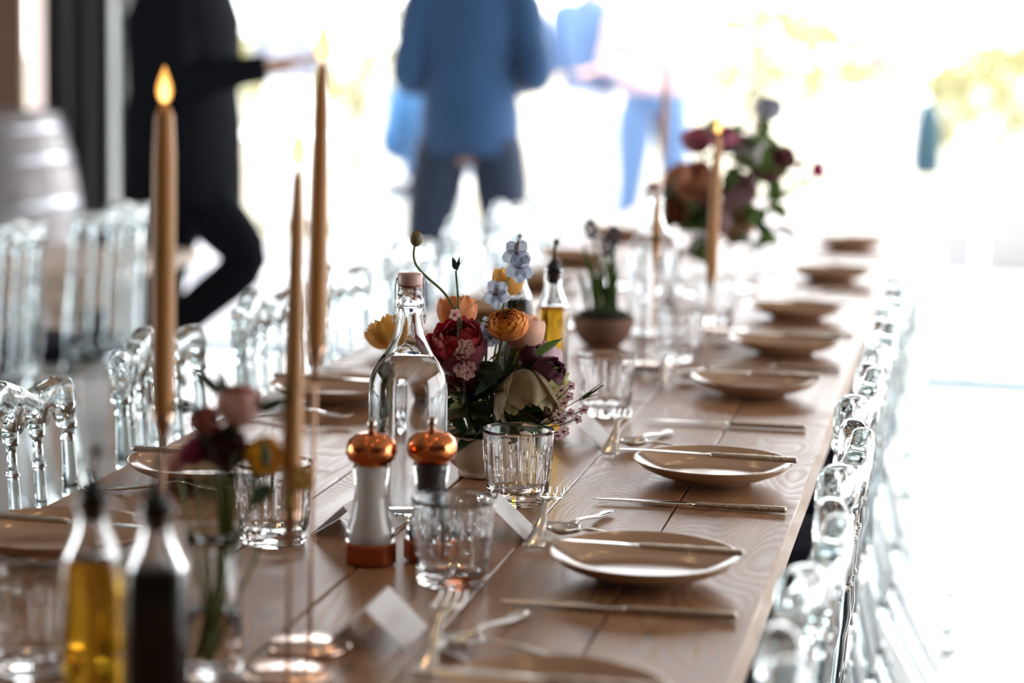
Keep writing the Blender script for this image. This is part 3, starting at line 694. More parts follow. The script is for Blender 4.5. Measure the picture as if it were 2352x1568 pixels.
# pale peach behind the orange
rose_flower('tulip', fh(1203, 765, .0), px2m(44), (.25, .0, 1), [pm('blush', (.80, .52, .38), .45)], 'pale blush tulip behind the orange ranunculus', FOOT,
            ((2.9, .75, 1.0, 3, 0), (2.7, .6, .88, 3, 0), (2.4, .5, .7, 3, 0)), ruff=.03, flare=.25, seed=3)
rose_flower('ranunculus', fh(1050, 715, .06), px2m(46), (-.1, .2, 1), [pm('apricot', (.80, .34, .12), .45)], 'apricot ranunculus at the back behind the crimson one', FOOT,
            ((2.7, .9, 1.0, 6, 0), (2.4, .6, .85, 5, 0), (2.1, .4, .65, 5, 0)), ruff=.07, flare=.08, seed=4)
rose_flower('ranunculus', fh(884, 762, .07), px2m(42), (-.5, .1, .8), [pm('butter', (.84, .52, .12), .5)], 'butter yellow bloom peeking out behind the water bottle neck', FOOT + Vector((-.01, .01, 0)),
            ((2.8, 1.1, 1.0, 5, 0), (2.5, .7, .85, 5, 0), (2.1, .4, .6, 4, 0)), ruff=.10, flare=.15, seed=5)
rose_flower('ranunculus', fh(1166, 645, .07), px2m(36), (.2, .2, 1), [pm('butter', (.84, .52, .12), .5), pm('apricot', (.8, .34, .12))], 'butter yellow bloom behind the blue delphinium', FOOT,
            ((2.8, 1.0, 1.0, 5, 0), (2.4, .6, .8, 5, 0), (2.0, .35, .55, 4, 0)), ruff=.08, flare=.12, seed=6)
# purple tulips at right
rose_flower('tulip', fh(1240, 825, .03), px2m(50), (.35, .1, .9), [pm('mauve', (.55, .36, .42), .35)], 'mauve tulip at the back of the bowl beside the oil bottle', FOOT,
            ((2.9, .7, 1.0, 3, 0), (2.6, .5, .85, 3, 0)), ruff=.03, flare=.05, seed=7)
rose_flower('tulip', fh(1256, 856, -.02), px2m(36), (.75, -.35, .45), [pm('plum', (.10, .018, .045), .2)], 'dark plum tulip facing the oil bottle', FOOT,
            ((2.8, .55, 1.0, 4, 0), (2.5, .4, .85, 4, 0), (2.2, .3, .7, 3, 0)), ruff=.06, flare=.2, seed=8)
rose_flower('tulip', fh(1222, 815, -.01), px2m(30), (.3, -.2, .9), [pm('plum', (.10, .018, .045), .2)], 'dark plum bud under the blush tulip', FOOT, ((2.9, .5, 1.0, 4, 0), (2.6, .35, .85, 3, 0)), ruff=.04, flare=.05, seed=9)
# big green-cream hellebore
rose_flower('hellebore', fh(1208, 908, -.035), px2m(60), (.25, -.42, -.75), [pm('sage_brown', (.34, .25, .13), .4, .35), pm('sage_cream', (.46, .42, .22), .4, .3)], 'large faded green hellebore hanging low over the bowl', FOOT,
            ((2.9, .95, 1.0, 5, 0), (2.7, .8, .9, 5, 0), (2.4, .7, .78, 4, 0)), ruff=.13, flare=.5, seed=10)
rose_flower('hellebore', fh(1268, 885, -.02), px2m(34), (.8, -.3, .35), [pm('lime_cream', (.55, .56, .25), .45, .2)], 'small lime cream bloom beside the hellebore', FOOT, ((2.2, .9, 1.0, 4, 0), (1.9, .5, .8, 4, 0)), ruff=.12, flare=.3, seed=11)
rose_flower('hellebore', fh(1040, 925, -.02), px2m(40), (-.3, -.75, .2), [pm('sage_brown', (.30, .22, .11)), pm('lime_cream', (.55, .56, .25))], 'small faded hellebore low beside the water bottle', FOOT, ((2.2, .9, 1.0, 5, 0), (1.9, .5, .75, 4, 0)), ruff=.10, flare=.3, seed=12)
rose_flower('ranunculus', fh(1058, 850, -.005), px2m(58), (-.3, -.6, .2), [pm('wine', (.16, .006, .02))], 'dark wine bloom below the crimson ranunculus', FOOT, ((2.4, 1.1, 1.0, 6, 0), (2.2, .8, .85, 6, 0), (2.0, .5, .65, 5, 0)), ruff=.07, flare=.15, seed=13)

# delphinium, pale blue
dl = empty('delphinium', fh(1150, 760, -.03), 0, 'pale blue delphinium stem with open florets', 'flower', 'cut flowers')
M_dp = pm('ice_blue', (.60, .68, .82), .5, .25); base0 = Vector(dl.location)
MB().tube(smooth_path([FOOT - base0, fh(1140, 860, -.02) - base0, fh(1153, 730, -.03) - base0, fh(1168, 640, -.03) - base0, fh(1186, 560, -.03) - base0], 6), .0014, 6).build('stem', M_stem, dl)
def floret(par, pos, r, ax, spur, seed, mt=None):
    rs = random.Random(seed); x, y, z = basis(ax); fo = MB()
    for k in range(5):
        a = 2 * PI * k / 5 + rs.uniform(-.2, .2) + .3; v = []; f = []
        for i in range(7):
            t = i / 6; w_ = r * .46 * math.sin(PI * (.12 + .80 * t)) ** .8
            for q in range(6):
                s = -1 + 2 * q / 5; rr = r * t
                h = r * (.18 * t * t - .25 * t + .10 * math.sin(6 * s + k) * t + .06 * s * s)
                ca, sa = math.cos(a), math.sin(a)
                v.append(Vector(pos) + x * (rr * ca - s * w_ * sa) + y * (rr * sa + s * w_ * ca) + z * h)
        for i in range(6):
            for q in range(5): f.append((i * 6 + q, (i + 1) * 6 + q, (i + 1) * 6 + q + 1, i * 6 + q + 1))
        MB().add(v, f).build('petal', mt or M_dp, par)
    for k in range(5):
        d = (z + x * rs.uniform(-.5, .5) + y * rs.uniform(-.5, .5)).normalized(); fo.tube([Vector(pos), Vector(pos) + d * r * .35], .0007, 5)
    fo.build('stamens', mat('brown_stamen', (.09, .05, .04), .7), par)
    if spur: MB().tube(smooth_path([Vector(pos), Vector(pos) + Vector((.0, .004, .010)), Vector(pos) + Vector((.001, .006, .017))], 3), [.003] * 3 + [.002] * 3 + [.0012], 6).build('spur', mat('spur_mauve', (.36, .30, .36), .6, transl=.3), par)
for (px, py, r, ax, spr) in ((1187, 583, 34, (.1, -1, .25), 1), (1194, 617, 34, (.35, -1, -.1), 0), (1140, 676, 34, (-.1, -1, .05), 1), (1121, 752, 28, (-.5, -.8, .1), 0), (1128, 775, 24, (-.2, -1, -.3), 0)):
    floret(dl, fh(px, py, -.04) - base0, px2m(r), ax, spr, px)
# poppy bud on a curved stem
pb = empty('flower_bud', fh(956, 548, -.03), 0, 'closed orange bud on a long curved green stem', 'flower', 'cut flowers'); b0 = Vector(pb.location)
pts = [fh(a, b, -.03) - b0 for a, b in ((954, 556), (950, 585), (958, 612), (985, 640), (1018, 670), (1042, 705), (1058, 738))] + [fh(1075, 860, -.01) - b0, FOOT - b0]
MB().tube(smooth_path(pts, 6), .0017, 7).build('stem', M_stem, pb)
for k in range(3):
    v, f = cup_petal(px2m(16), 2.9, .35, 1.2, .03, k); add_petal(pb, pm('bud_orange', (.45, .2, .08), .3) if k == 0 else mat('bud_green', (.12, .10, .035), .6), [(p[0] * .9, p[1] * .9, p[2] * 1.15) for p in v], f, k * 2.1, (.05, -.05, 1), 'sepal')
# green bud sprig
gb = empty('leafy_sprig', fh(1048, 620, -.03), 0, 'thin green sprig with a dark pointed bud', 'sprig', 'cut flowers'); b0 = Vector(gb.location)
MB().tube(smooth_path([fh(1047, 622, -.03) - b0, fh(1052, 680, -.03) - b0, fh(1056, 738, -.03) - b0, fh(1078, 860, 0) - b0, FOOT - b0], 6), .0015, 6).build('stem', M_stem, gb)
MB().lathe([(0, 0), (.0035, .003), (.0042, .007), (.0028, .013), (0, .018)], 12).build('bud', M_leaf, gb).rotation_euler = (0, -.3, 0)
for d, L in (((.25, -.1, 1), .022), ((.5, -.1, 1), .024), ((.35, .1, .9), .016)): leaf_obj(gb, (0, 0, -.002), d, L, .0022, M_leaf, .1)
# blossom twig
tw = empty('blossom_twig', fh(1060, 850, -.06), 0, 'dark twig with small pink blossoms in front of the crimson ranunculus', 'twig', 'cut flowers'); b0 = Vector(tw.location)
MB().tube(smooth_path([fh(1051, 733, -.06) - b0, fh(1054, 780, -.065) - b0, fh(1062, 850, -.065) - b0, fh(1075, 940, -.05) - b0, FOOT - b0], 6), [.0012] * 12 + [.0016] * 13, 7).build('twig', M_dstem, tw)
M_bl = pm('blossom_pink', (.80, .50, .48), .45)
for (px, py, r) in ((1069, 800, 23), (1055, 812, 14), (1056, 846, 20), (1074, 856, 18), (1045, 722, 14), (1082, 842, 13)):
    floret(tw, fh(px, py, -.068) - b0, px2m(r), (random.uniform(-.5, .5), -1, random.uniform(-.3, .5)), 0, px, M_bl)
for k in range(9):
    q = fh(1053 + k * 2.2 + random.uniform(-3, 3), 745 + k * 22, -.063) - b0; MB().lathe([(0, -.002), (.0018, 0), (.0012, .003), (0, .004)], 8, off=tuple(q)).build('bud', M_dstem, tw)
# waxflower spray
wf = empty('waxflower_spray', fh(1250, 1000, -.03), 0, 'spray of tiny pale pink waxflowers reaching out over the tumbler', 'flower', 'cut flowers'); b0 = Vector(wf.location)
M_wf = pm('wax_pink', (.68, .46, .46), .4); M_wfc = mat('wax_centre', (.10, .03, .04), .6)
root = fh(1205, 985, -.03)
heads = [(1290, 895), (1312, 886), (1274, 918), (1296, 925), (1262, 940), (1284, 950), (1310, 948), (1342, 940), (1326, 962), (1272, 965), (1296, 990), (1282, 1000), (1250, 920), (1306, 910), (1290, 968)]
for i, (px, py) in enumerate(heads):
    h = fh(px, py, -.03 + random.uniform(-.02, .015)); mid = (h + root) / 2 + Vector((random.uniform(-.004, .004), 0, -.004))
    MB().tube(smooth_path([root - b0, mid - b0, h - b0], 4), .0007, 5).build('sprig_stem', M_dstem, wf)
    ax = Vector((random.uniform(-.6, .7), -.8, random.uniform(-.2, .8))); x, y, z = basis(ax); r = px2m(random.uniform(11, 14)); mb = MB()
    for k in range(5):
        a = 2 * PI * k / 5; c = h - b0 + x * math.cos(a) * r * .6 + y * math.sin(a) * r * .6
        n = 8; o = [c + x * math.cos(2 * PI * j / n) * r * .42 + y * math.sin(2 * PI * j / n) * r * .42 + z * r * .18 * math.cos(2 * PI * j / n * 2) for j in range(n)]
        mb.add([c + z * -.0004] + o, [(0, j + 1, (j + 1) % n + 1) for j in range(n)])
    mb.build('petals', M_wf, wf)
    MB().lathe([(0, -.002), (r * .35, -.001), (r * .38, .0005), (0, .0012)], 8, off=tuple(h - b0)).build('centre', M_wfc, wf)
for (px, py) in ((1388, 884), (1380, 880), (1372, 894), (1376, 905), (1360, 898)):
    h = fh(px, py, -.02); MB().tube([fh(1335, 915, -.02) - b0 + Vector((random.uniform(-.004, .004), 0, random.uniform(-.003, .003))), h - b0], [.0010, .0004], 5).build('needle', M_leaf2, wf)
MB().tube(smooth_path([root - b0, fh(1290, 940, -.02) - b0, fh(1340, 912, -.02) - b0, fh(1384, 884, -.02) - b0], 4), .0006, 5).build('sprig_stem', M_dstem, wf)
# foliage: each leaf an object
fo = empty('foliage_filler', FOOT, 0, 'mass of dark green leaves and stems rising from the flower bowl', 'foliage'); b0 = Vector(FOOT)
rs = random.Random(21)
leaves = [(1130, 745, 60, (-.8, -.2, .3)), (1100, 690, 44, (-.6, -.3, -.4)), (1210, 845, 80, (.85, -.3, .5)), (1235, 820, 90, (.6, -.4, .6)), (1190, 840, 80, (.9, -.2, -.1)), (1160, 850, 90, (-.7, -.3, -.5)), (1120, 830, 70, (.7, -.3, .5)), (1180, 880, 90, (-.8, -.4, -.3)),
          (1090, 920, 80, (-.6, -.4, .3)), (1120, 960, 80, (-.7, -.3, .2)), (1060, 985, 60, (-.8, -.3, -.3)), (1055, 1020, 60, (-.7, -.2, -.7)), (1170, 960, 90, (.8, -.3, -.2)), (1200, 985, 80, (.9, -.3, -.2)), (1150, 1000, 70, (.6, -.4, -.3)), (1110, 900, 80, (.3, -.5, .8)),
          (1230, 1000, 70, (.7, -.3, -.6)), (1140, 905, 90, (.5, -.5, .5)), (1080, 950, 90, (.5, -.5, .6)), (1100, 1000, 80, (-.4, -.6, -.1)), (1150, 720, 34, (.5, -.2, 1)), (1135, 715, 30, (-.4, -.1, 1)), (1185, 700, 34, (.6, 0, 1)), (1120, 690, 34, (-.4, 0, 1)), (1172, 715, 28, (.2, 0, 1))]
for i, (px, py, L, d) in enumerate(leaves):
    leaf_obj(fo, fh(px, py, rs.uniform(-.05, .0)) - b0, d, px2m(L) * 1.05, px2m(L) * (.24 if L > 50 else .10), M_leaf if i % 3 or L < 50 else M_leaf2, rs.uniform(.2, .6), rs.uniform(-.5, .5))
for i in range(130):
    px, py = rs.uniform(1042, 1255), rs.uniform(845, 1018)
    if py > 985 and px > 1215: continue
    leaf_obj(fo, fh(px, py, rs.uniform(-.045, .05)) - b0, (rs.uniform(-1, 1), rs.uniform(-.7, .2), rs.uniform(-.5, .9)), px2m(rs.uniform(40, 86)), px2m(rs.uniform(8, 18)), M_leaf if rs.random() < .85 else M_leaf2, rs.uniform(.2, .8), rs.uniform(-1, 1))
for i in range(16):
    a, b_ = fh(rs.uniform(1085, 1215), rs.uniform(770, 880), rs.uniform(-.03, .04)) - b0, Vector((rs.uniform(-.02, .02), rs.uniform(-.015, .015), 0))
    MB().tube(smooth_path([b_, (a + b_) / 2 + Vector((rs.uniform(-.006, .006), 0, 0)), a], 4), rs.uniform(.0010, .0020), 6).build('stem', M_stem if i % 2 else M_leaf2, fo)

# ---- near bud vase (blurred)
VX, VY = -.662, 1.93
va = empty('bud_vase', (VX, VY, Z), 0, 'slim clear glass bud vase, blurred, near the camera', 'vase')
MB().lathe([(0, .006), (.020, .001), (.026, 0), (.0278, .004), (.0280, .020), (.0270, .085), (.0235, .108), (.0220, .120), (.0250, .131), (.0262, .134), (.0250, .135), (.0205, .120), (.0220, .107), (.0248, .085), (.0255, .020), (.024, .012), (0, .010)], 36).build('vase_body', M_glass, va)
MB().lathe([(0, .0098), (.0242, .0118), (.0257, .020), (.0253, .06), (0, .0598)], 30).build('water', M_water, va)
VF = Vector((VX, VY, Z + .015))
def vh(px, py, dy=0): return pix(px, py, VY + dy)
def v2m(p): return p * (VY * 1.04) / FPX
SIMPLE = ((2.8, 1.0, 1.0, 5, 0), (2.5, .7, .85, 5, 0), (2.2, .45, .65, 4, 0), (1.9, .12, .48, 4, 0))
for (nm, px, py, r, ax, mt, lb) in (('rose', 548, 928, 52, (.1, -.2, 1), pm('dusty_pink', (.72, .42, .36)), 'dusty pink rose at the top of the near bud vase'),
                                ('tulip', 445, 1035, 36, (-.6, -.3, .7), pm('magenta', (.30, .03, .10)), 'dark magenta tulip leaning out of the near bud vase'),
                                ('rose', 520, 1030, 50, (.1, -.6, .5), pm('burgundy', (.09, .015, .03)), 'burgundy bloom in the middle of the near bud vase'),
                                ('ranunculus', 604, 1048, 44, (.5, -.4, .2), pm('sunflower', (.80, .42, .02)), 'bright yellow bloom in the near bud vase'),
                                ('ranunculus', 690, 1100, 30, (.6, -.3, .1), pm('ochre', (.50, .30, .08)), 'small ochre yellow bloom hanging from the near bud vase'),
                                ('tulip', 405, 1062, 26, (-.8, -.2, .3), pm('pale_rose', (.66, .34, .32)), 'pale pink petalled bloom hanging over the plate'),
                                ('rose', 470, 965, 36, (-.3, -.3, .9), pm('rust_pink', (.42, .14, .11)), 'rust pink bloom beside the dusty rose')):
    rose_flower(nm, vh(px, py), v2m(r), ax, [mt], lb, VF, SIMPLE, ruff=.06, flare=.1, seed=px, parts=(px in (548, 604)))
vl = empty('foliage_sprig', VF, 0, 'dark green leafy stems standing in the near bud vase', 'foliage'); b0 = Vector(VF)
for i in range(16):
    px, py = rs.uniform(455, 640), rs.uniform(900, 1150)
    leaf_obj(vl, vh(px, py, rs.uniform(-.02, .02)) - b0, (rs.uniform(-1, 1), -.2, rs.uniform(-.3, 1)), v2m(rs.uniform(60, 110)), v2m(rs.uniform(12, 22)), M_leaf, .3, rs.uniform(-1, 1))
for px, py in ((620, 905), (600, 930)): leaf_obj(vl, vh(px, py, 0) - b0, (.9, 0, .4), v2m(90), v2m(16), M_leaf2, .3)
for i in range(5):
    a = vh(490 + i * 12, 1080, 0) - b0; MB().tube(smooth_path([Vector((rs.uniform(-.015, .015), rs.uniform(-.012, .012), 0)), vh(505 + i * 6, 1260, 0) - b0, a], 5), .0020, 6).build('stem', M_stem, vl)

# ---- pot of dark bulbs (grape hyacinth)
pt = empty('bulb_pot', (-.665, 4.175, Z), 0, 'brown terracotta bowl planted with dark grape hyacinths', 'plant pot')
MB().lathe([(0, .001), (.030, 0), (.036, .002), (.050, .018), (.057, .036), (.0595, .050), (.0590, .054), (.0555, .054), (.052, .040), (0, .038)], 40).build('pot', M_terra, pt)
MB().lathe([(0, .052), (.030, .050), (.046, .046), (.054, .040)], 24).build('soil', M_soil, pt)
MB().lathe([(.045, .048), (.047, .060), (.040, .066), (0, .066)], 20).build('moss', mat('dark_moss', (.012, .016, .01), .95, bump=1, bscale=80), pt)
p0 = Vector(pt.location)
for i, (px, py, bud) in enumerate(((1357, 530, 1), (1410, 545, 1), (1395, 570, 1), (1388, 590, 0), (1418, 600, 0), (1372, 610, 0), (1405, 630, 0), (1440, 615, 0), (1355, 640, 0))):
    h = pix(px, py, 4.175 + rs.uniform(-.02, .02)) - p0; ft = Vector((rs.uniform(-.025, .025), rs.uniform(-.02, .02), .06))
    if bud:
        st_ = MB().tube(smooth_path([ft, (ft + h) / 2 + Vector((rs.uniform(-.01, .01), 0, 0)), h], 5), .0026, 6).build('stem', M_leaf2, pt)
        mb = MB()
        for k in range(26):
            t = k / 26; a = k * 2.4; rr = .0115 * math.sin(PI * (.15 + .75 * t)); q = h + Vector((rr * math.cos(a), rr * math.sin(a), -.012 + .034 * t))
            mb.lathe([(0, -.004), (.0036, -.001), (.0038, .001), (0, .004)], 6, off=tuple(q))
        mb.build('flower_head', mat('hyacinth_black', (.02, .018, .045), .5), pt)
    else: leaf_obj(pt, ft, (h - ft), (h - ft).length, .0068, M_leaf2 if i % 2 else M_leaf, .15)
for i in range(24): leaf_obj(pt, (rs.uniform(-.03, .03), rs.uniform(-.02, .02), .06), (rs.uniform(-.35, .35), rs.uniform(-.2, .2), 1), rs.uniform(.08, .155), .0042, M_leaf if i % 2 else M_leaf2, rs.uniform(.1, .4))

# ---- far arrangement
AX, AY = -.60, 5.05
fv = empty('footed_vase', (AX, AY, Z), 0, 'clear glass vase under the far flower arrangement', 'vase')
MB().lathe([(0, .004), (.032, 0), (.040, .003), (.042, .05), (.046, .10), (.050, .105), (.046, .104), (.040, .05), (.036, .012), (0, .010)], 36).build('vase_body', M_glass, fv)
AF = Vector((AX, AY, Z + .08))
def ah(px, py, dy=0): return pix(px, py, AY + dy)
def a2m(p): return p * (AY * 1.02) / FPX
for (nm, px, py, r, ax, mt, lb) in (('rose', 1542, 470, 44, (-.6, -.5, .3), pm('brick', (.34, .09, .05)), 'brick red bloom low in the far arrangement'),
                                ('rose', 1600, 420, 46, (-.2, -.6, .5), pm('far_peach', (.62, .30, .17)), 'peach bloom in the far arrangement'),
                                ('rose', 1602, 320, 34, (-.3, -.3, 1), pm('far_pink', (.66, .22, .34)), 'pink bloom at the top of the far arrangement'),
                                ('rose', 1762, 376, 44, (.5, -.5, .4), pm('far_wine', (.22, .05, .08)), 'wine red bloom in the far arrangement'),
                                ('ranunculus', 1804, 362, 26, (.7, -.3, .4), pm('far_wine', (.22, .05, .08)), 'small wine bloom behind the far wine bloom'),
                                ('tulip', 1880, 390, 17, (1, 0, .3), pm('hot_pink', (.62, .03, .22)), 'hot pink bud stretching out of the far arrangement'),
                                ('rose', 1696, 440, 40, (.2, -.7, .3), pm('far_mauve', (.48, .30, .32)), 'mauve bloom in the middle of the far arrangement'),
                                ('rose', 1668, 320, 34, (0, -.3, 1), pm('far_pink', (.66, .22, .34)), 'deep pink bloom behind the far candle'),
                                ('rose', 1720, 350, 38, (.2, -.5, .8), pm('far_white', (.74, .70, .70)), 'white bloom in the far arrangement'),
                                ('rose', 1580, 500, 30, (-.4, -.6, .1), pm('far_brown', (.26, .10, .05)), 'brown bloom hanging low in the far arrangement'),
                                ('rose', 1640, 500, 40, (-.1, -.7, .2), pm('far_mauve', (.48, .30, .32)), 'mauve bloom low beside the far candle'),
                                ('rose', 1690, 520, 36, (.3, -.6, .1), pm('far_peach', (.62, .30, .17)), 'peach bloom hanging lowest in the far arrangement'),
                                ('rose', 1560, 410, 34, (-.6, -.4, .6), pm('far_peach', (.62, .30, .17)), 'peach bloom at the outer edge above the brick red one'),
                                ('delphinium', 1768, 250, 26, (.2, -.5, .8), pm('far_blue', (.45, .48, .58)), 'grey blue floret topping the far arrangement')):
    rose_flower(nm, ah(px, py, rs.uniform(-.04, .04)), a2m(r), ax, [mt], lb, AF, SIMPLE, ruff=.07, flare=.12, seed=px, parts=False)
al = empty('foliage_filler', AF, 0, 'dark green leaves filling the far arrangement', 'foliage'); b0 = Vector(AF)
for i in range(95):
    px, py = rs.uniform(1510, 1840), rs.uniform(300, 575)
    if (py < 380 and abs(px - 1690) > 110) or (px > 1780 and py > 470): continue
    leaf_obj(al, ah(px, py, rs.uniform(-.08, .08)) - b0, (rs.uniform(-1, 1), rs.uniform(-.5, .5), rs.uniform(-.3, 1)), a2m(rs.uniform(50, 95)), a2m(rs.uniform(12, 24)), M_leaf if i % 2 else M_leaf2, .4, rs.uniform(-1, 1))
for (px, py) in ((1768, 250), (1880, 390), (1602, 320), (1762, 376), (1700, 440), (1542, 470)):
    MB().tube(smooth_path([Vector((0, 0, 0)), ah((px + 1660) / 2, (py + 560) / 2) - b0, ah(px, py) - b0], 5), .0028, 6).build('stem', M_leaf2, al)

# ================================================================== people
M_skin = mat('skin', (.58, .36, .27), .5, sss=.1)
def skin_body(name, verts, edges, radii, m, parent, root=0, sub=2):
    me = bpy.data.meshes.new(name); me.from_pydata([tuple(v) for v in verts], edges, []); me.update(); me.materials.append(m)
    o = bpy.data.objects.new(name, me); COL.objects.link(o); o.parent = parent
    sk = o.modifiers.new('skin', 'SKIN'); sk.use_smooth_shade = True
    if not me.skin_vertices: me.skin_vertices.new() if hasattr(me.skin_vertices, 'new') else None
    for i, r in enumerate(radii):
        d = me.skin_vertices[0].data[i]; d.radius = (r, r) if not hasattr(r, '__len__') else r; d.use_root = (i == root)
    sb = o.modifiers.new('sub', 'SUBSURF'); sb.levels = sub; sb.render_levels = sub
    return o
def ring_loft(mb, secs, n=24, cap=True):
    """secs: (centre, rx, ry, dirx) elliptical rings; dirx = unit vector of rx in plan"""
    v = []; f = []
    for (c, rx, ry, ang, ph) in secs:
        for k in range(n):
            a = 2 * PI * k / n; x, y = rx * math.cos(a), ry * math.sin(a)
            wob = 1 + ph * math.sin(a * 5 + c[2] * 9)
            x, y = x * wob, y * wob
            v.append((c[0] + x * math.cos(ang) - y * math.sin(ang), c[1] + x * math.sin(ang) + y * math.cos(ang), c[2]))
    N = len(secs)
    for i in range(N - 1):
        for k in range(n): f.append((i * n + k, i * n + (k + 1) % n, (i + 1) * n + (k + 1) % n, (i + 1) * n + k))
    if cap: f.append(tuple(range(n - 1, -1, -1))); f.append(tuple(range((N - 1) * n, N * n)))
    return mb.add(v, f)
def make_person(loc, face, label, top, bottom, J, hair=(.05, .03, .02), jacket=True, JW=1.0, hemd=.075, shoe=(.02, .015, .012), skirt=False, group=None):
    """J: joints in a frame where the person looks along +y; x to the person's right"""
    t = empty('person', loc, face, label, 'person', group)
    hip = Vector(J['hip']); chest = Vector(J['chest']); neck = Vector(J['neck']); head = Vector(J['head'])
    V = [hip, hip.lerp(chest, .5), chest, neck, head - Vector((0, 0, .05)), head + Vector((0, 0, .06))]
    E = [(0, 1), (1, 2), (2, 3), (3, 4), (4, 5)]; R = [(.135, .105), (.125, .095), (.15, .10), .052, (.068, .085), (.060, .075)]
    ends = {}
    for s, sg in (('r', 1), ('l', -1)):
        sh, el, wr_ = Vector(J['sh_' + s]), Vector(J['el_' + s]), Vector(J['wr_' + s])
        a = len(V); V += [sh, sh.lerp(el, .5), el, el.lerp(wr_, .5), wr_]; R += [.056, .046, .039, .034, .025]; E += [(2, a), (a, a + 1), (a + 1, a + 2), (a + 2, a + 3), (a + 3, a + 4)]
        d = (wr_ - el).normalized(); side = Vector((1, 0, 0)) if abs(d.x) < .8 else Vector((0, 1, 0)); side = (side - d * side.dot(d)).normalized(); up = d.cross(side)
        pa = len(V); V.append(wr_ + d * .05); R.append((.032, .016)); E.append((a + 4, pa))
        for q, L in ((-.027, .062), (-.009, .075), (.009, .072), (.027, .058)):
            b = len(V); V += [wr_ + d * .092 + side * q, wr_ + d * (.092 + L * .55) + side * q * 1.05 + up * -.006, wr_ + d * (.092 + L) + side * q * 1.05 + up * -.02]; R += [.0095, .0088, .0072]; E += [(pa, b), (b, b + 1), (b + 1, b + 2)]
        b = len(V); tsg = -sg; V += [wr_ + d * .055 + side * .036 * tsg, wr_ + d * .095 + side * .048 * tsg]; R += [.011, .009]; E += [(pa, b), (b, b + 1)]
        hp, kn_, an, toe = Vector(J['hp_' + s]), Vector(J['kn_' + s]), Vector(J['an_' + s]), Vector(J['toe_' + s])
        a = len(V); V += [hp, hp.lerp(kn_, .5), kn_, kn_.lerp(an, .4), an, toe]; R += [.085, .075, .055, .052, .036, .032]; E += [(0, a), (a, a + 1), (a + 1, a + 2), (a + 2, a + 3), (a + 3, a + 4), (a + 4, a + 5)]
    skin_body('body', V, E, R, M_skin, t)
    # face and hair
    fwd = Vector((0, 1, 0)); hc = head
    MB().lathe([(0, -.012), (.010, -.010), (.013, 0), (.008, .018), (0, .026)], 12, off=tuple(hc + fwd * .088 + Vector((0, 0, -.012)))).build('nose', M_skin, t)
    for sx in (-1, 1):
        MB().lathe([(0, -.010), (.009, -.005), (.010, 0), (.009, .005), (0, .010)], 12, off=tuple(hc + Vector((sx * .030, .078, .014)))).build('eye', mat('eye', (.06, .04, .03), .2), t)
        MB().lathe([(0, -.028), (.009, -.018), (.012, .006), (.009, .024), (0, .03)], 10, off=tuple(hc + Vector((sx * .078, 0, 0)))).build('ear', M_skin, t)
    MB().tube([hc + Vector((-.022, .086, -.040)), hc + Vector((0, .092, -.042)), hc + Vector((.022, .086, -.040))], .004, 6).build('mouth', mat('lips', (.42, .18, .15), .5), t)
    hm = mat('hair_%.2f_%.2f' % (hair[0], hair[1]), hair, .55, bump=.6, bscale=200); v = []; f = []
    for i in range(10):
        th = PI * .62 * i / 9
        for k in range(22):
            a = 2 * PI * k / 22; cut = 1 if math.sin(a) < .25 else (1 - .45 * (math.sin(a) - .25) / .75); tt = th * cut
            rr = .094 + .003 * math.sin(7 * a + 3 * i); v.append(hc + Vector((rr * .86 * math.sin(tt) * math.cos(a), rr * 1.04 * math.sin(tt) * math.sin(a) - .006, .035 + rr * 1.06 * math.cos(tt))))
    for i in range(9):
        for k in range(22): f.append((i * 22 + k, (i + 1) * 22 + k, (i + 1) * 22 + (k + 1) % 22, i * 22 + (k + 1) % 22))
    MB().add(v, f).build('hair', hm, t)
    # trousers
    mb = MB()
    for s in ('r', 'l'):
        hp, kn_, an = Vector(J['hp_' + s]), Vector(J['kn_' + s]), Vector(J['an_' + s])
        mb.tube(smooth_path([hip.lerp(hp, .7) + Vector((0, 0, .08)), hp, hp.lerp(kn_, .5), kn_, kn_.lerp(an, .5), an + Vector((0, 0, .03))], 4), [.10] * 4 + [.105] * 4 + [.098, .094, .088, .082] + [.077, .074, .072, .070] + [.068, .066, .064, .062, .060], 16)
    ring_loft(mb, [(hip + Vector((0, 0, -.09)), .13, .10, 0, 0), (hip, .178, .125, 0, 0), (hip + Vector((0, 0, .12)), .165, .118, 0, 0)], 20)
    mb.build('trousers', bottom, t)
    # jacket or shirt
    mb = MB(); ln = chest - hip; W = JW if jacket else .94
    hem = hip + Vector((0, 0, -hemd if jacket else .04))
    secs = [(hem, .198 * W, .142 * W, 0, .022), (hip + Vector((0, 0, .07)), .196 * W, .140 * W, 0, .014), (hip.lerp(chest, .42), .180 * W, .130 * W, 0, .010), (hip.lerp(chest, .75), .196 * W, .135 * W, 0, .006), (chest, .208 * W, .135 * W, 0, 0), (chest.lerp(neck, .45), .190 * W, .110 * W, 0, 0), (chest.lerp(neck, .72), .125 * W, .085, 0, 0), (chest.lerp(neck, .92), .070, .068, 0, 0)]
    ring_loft(mb, secs, 28)
    for s in ('r', 'l'):
        sh, el, wr_ = Vector(J['sh_' + s]), Vector(J['el_' + s]), Vector(J['wr_' + s])
        mb.tube(smooth_path([chest.lerp(sh, .55) + Vector((0, 0, .02)), sh + Vector((0, 0, .0)), sh.lerp(el, .5), el, el.lerp(wr_, .5), wr_.lerp(el, .08)], 4), [.075] * 4 + [.078] * 4 + [.074, .071, .069, .067] + [.064, .062, .060, .057] + [.054, .051, .048, .046, .044], 14)
    mb.build('jacket' if jacket else 'shirt', top, t)
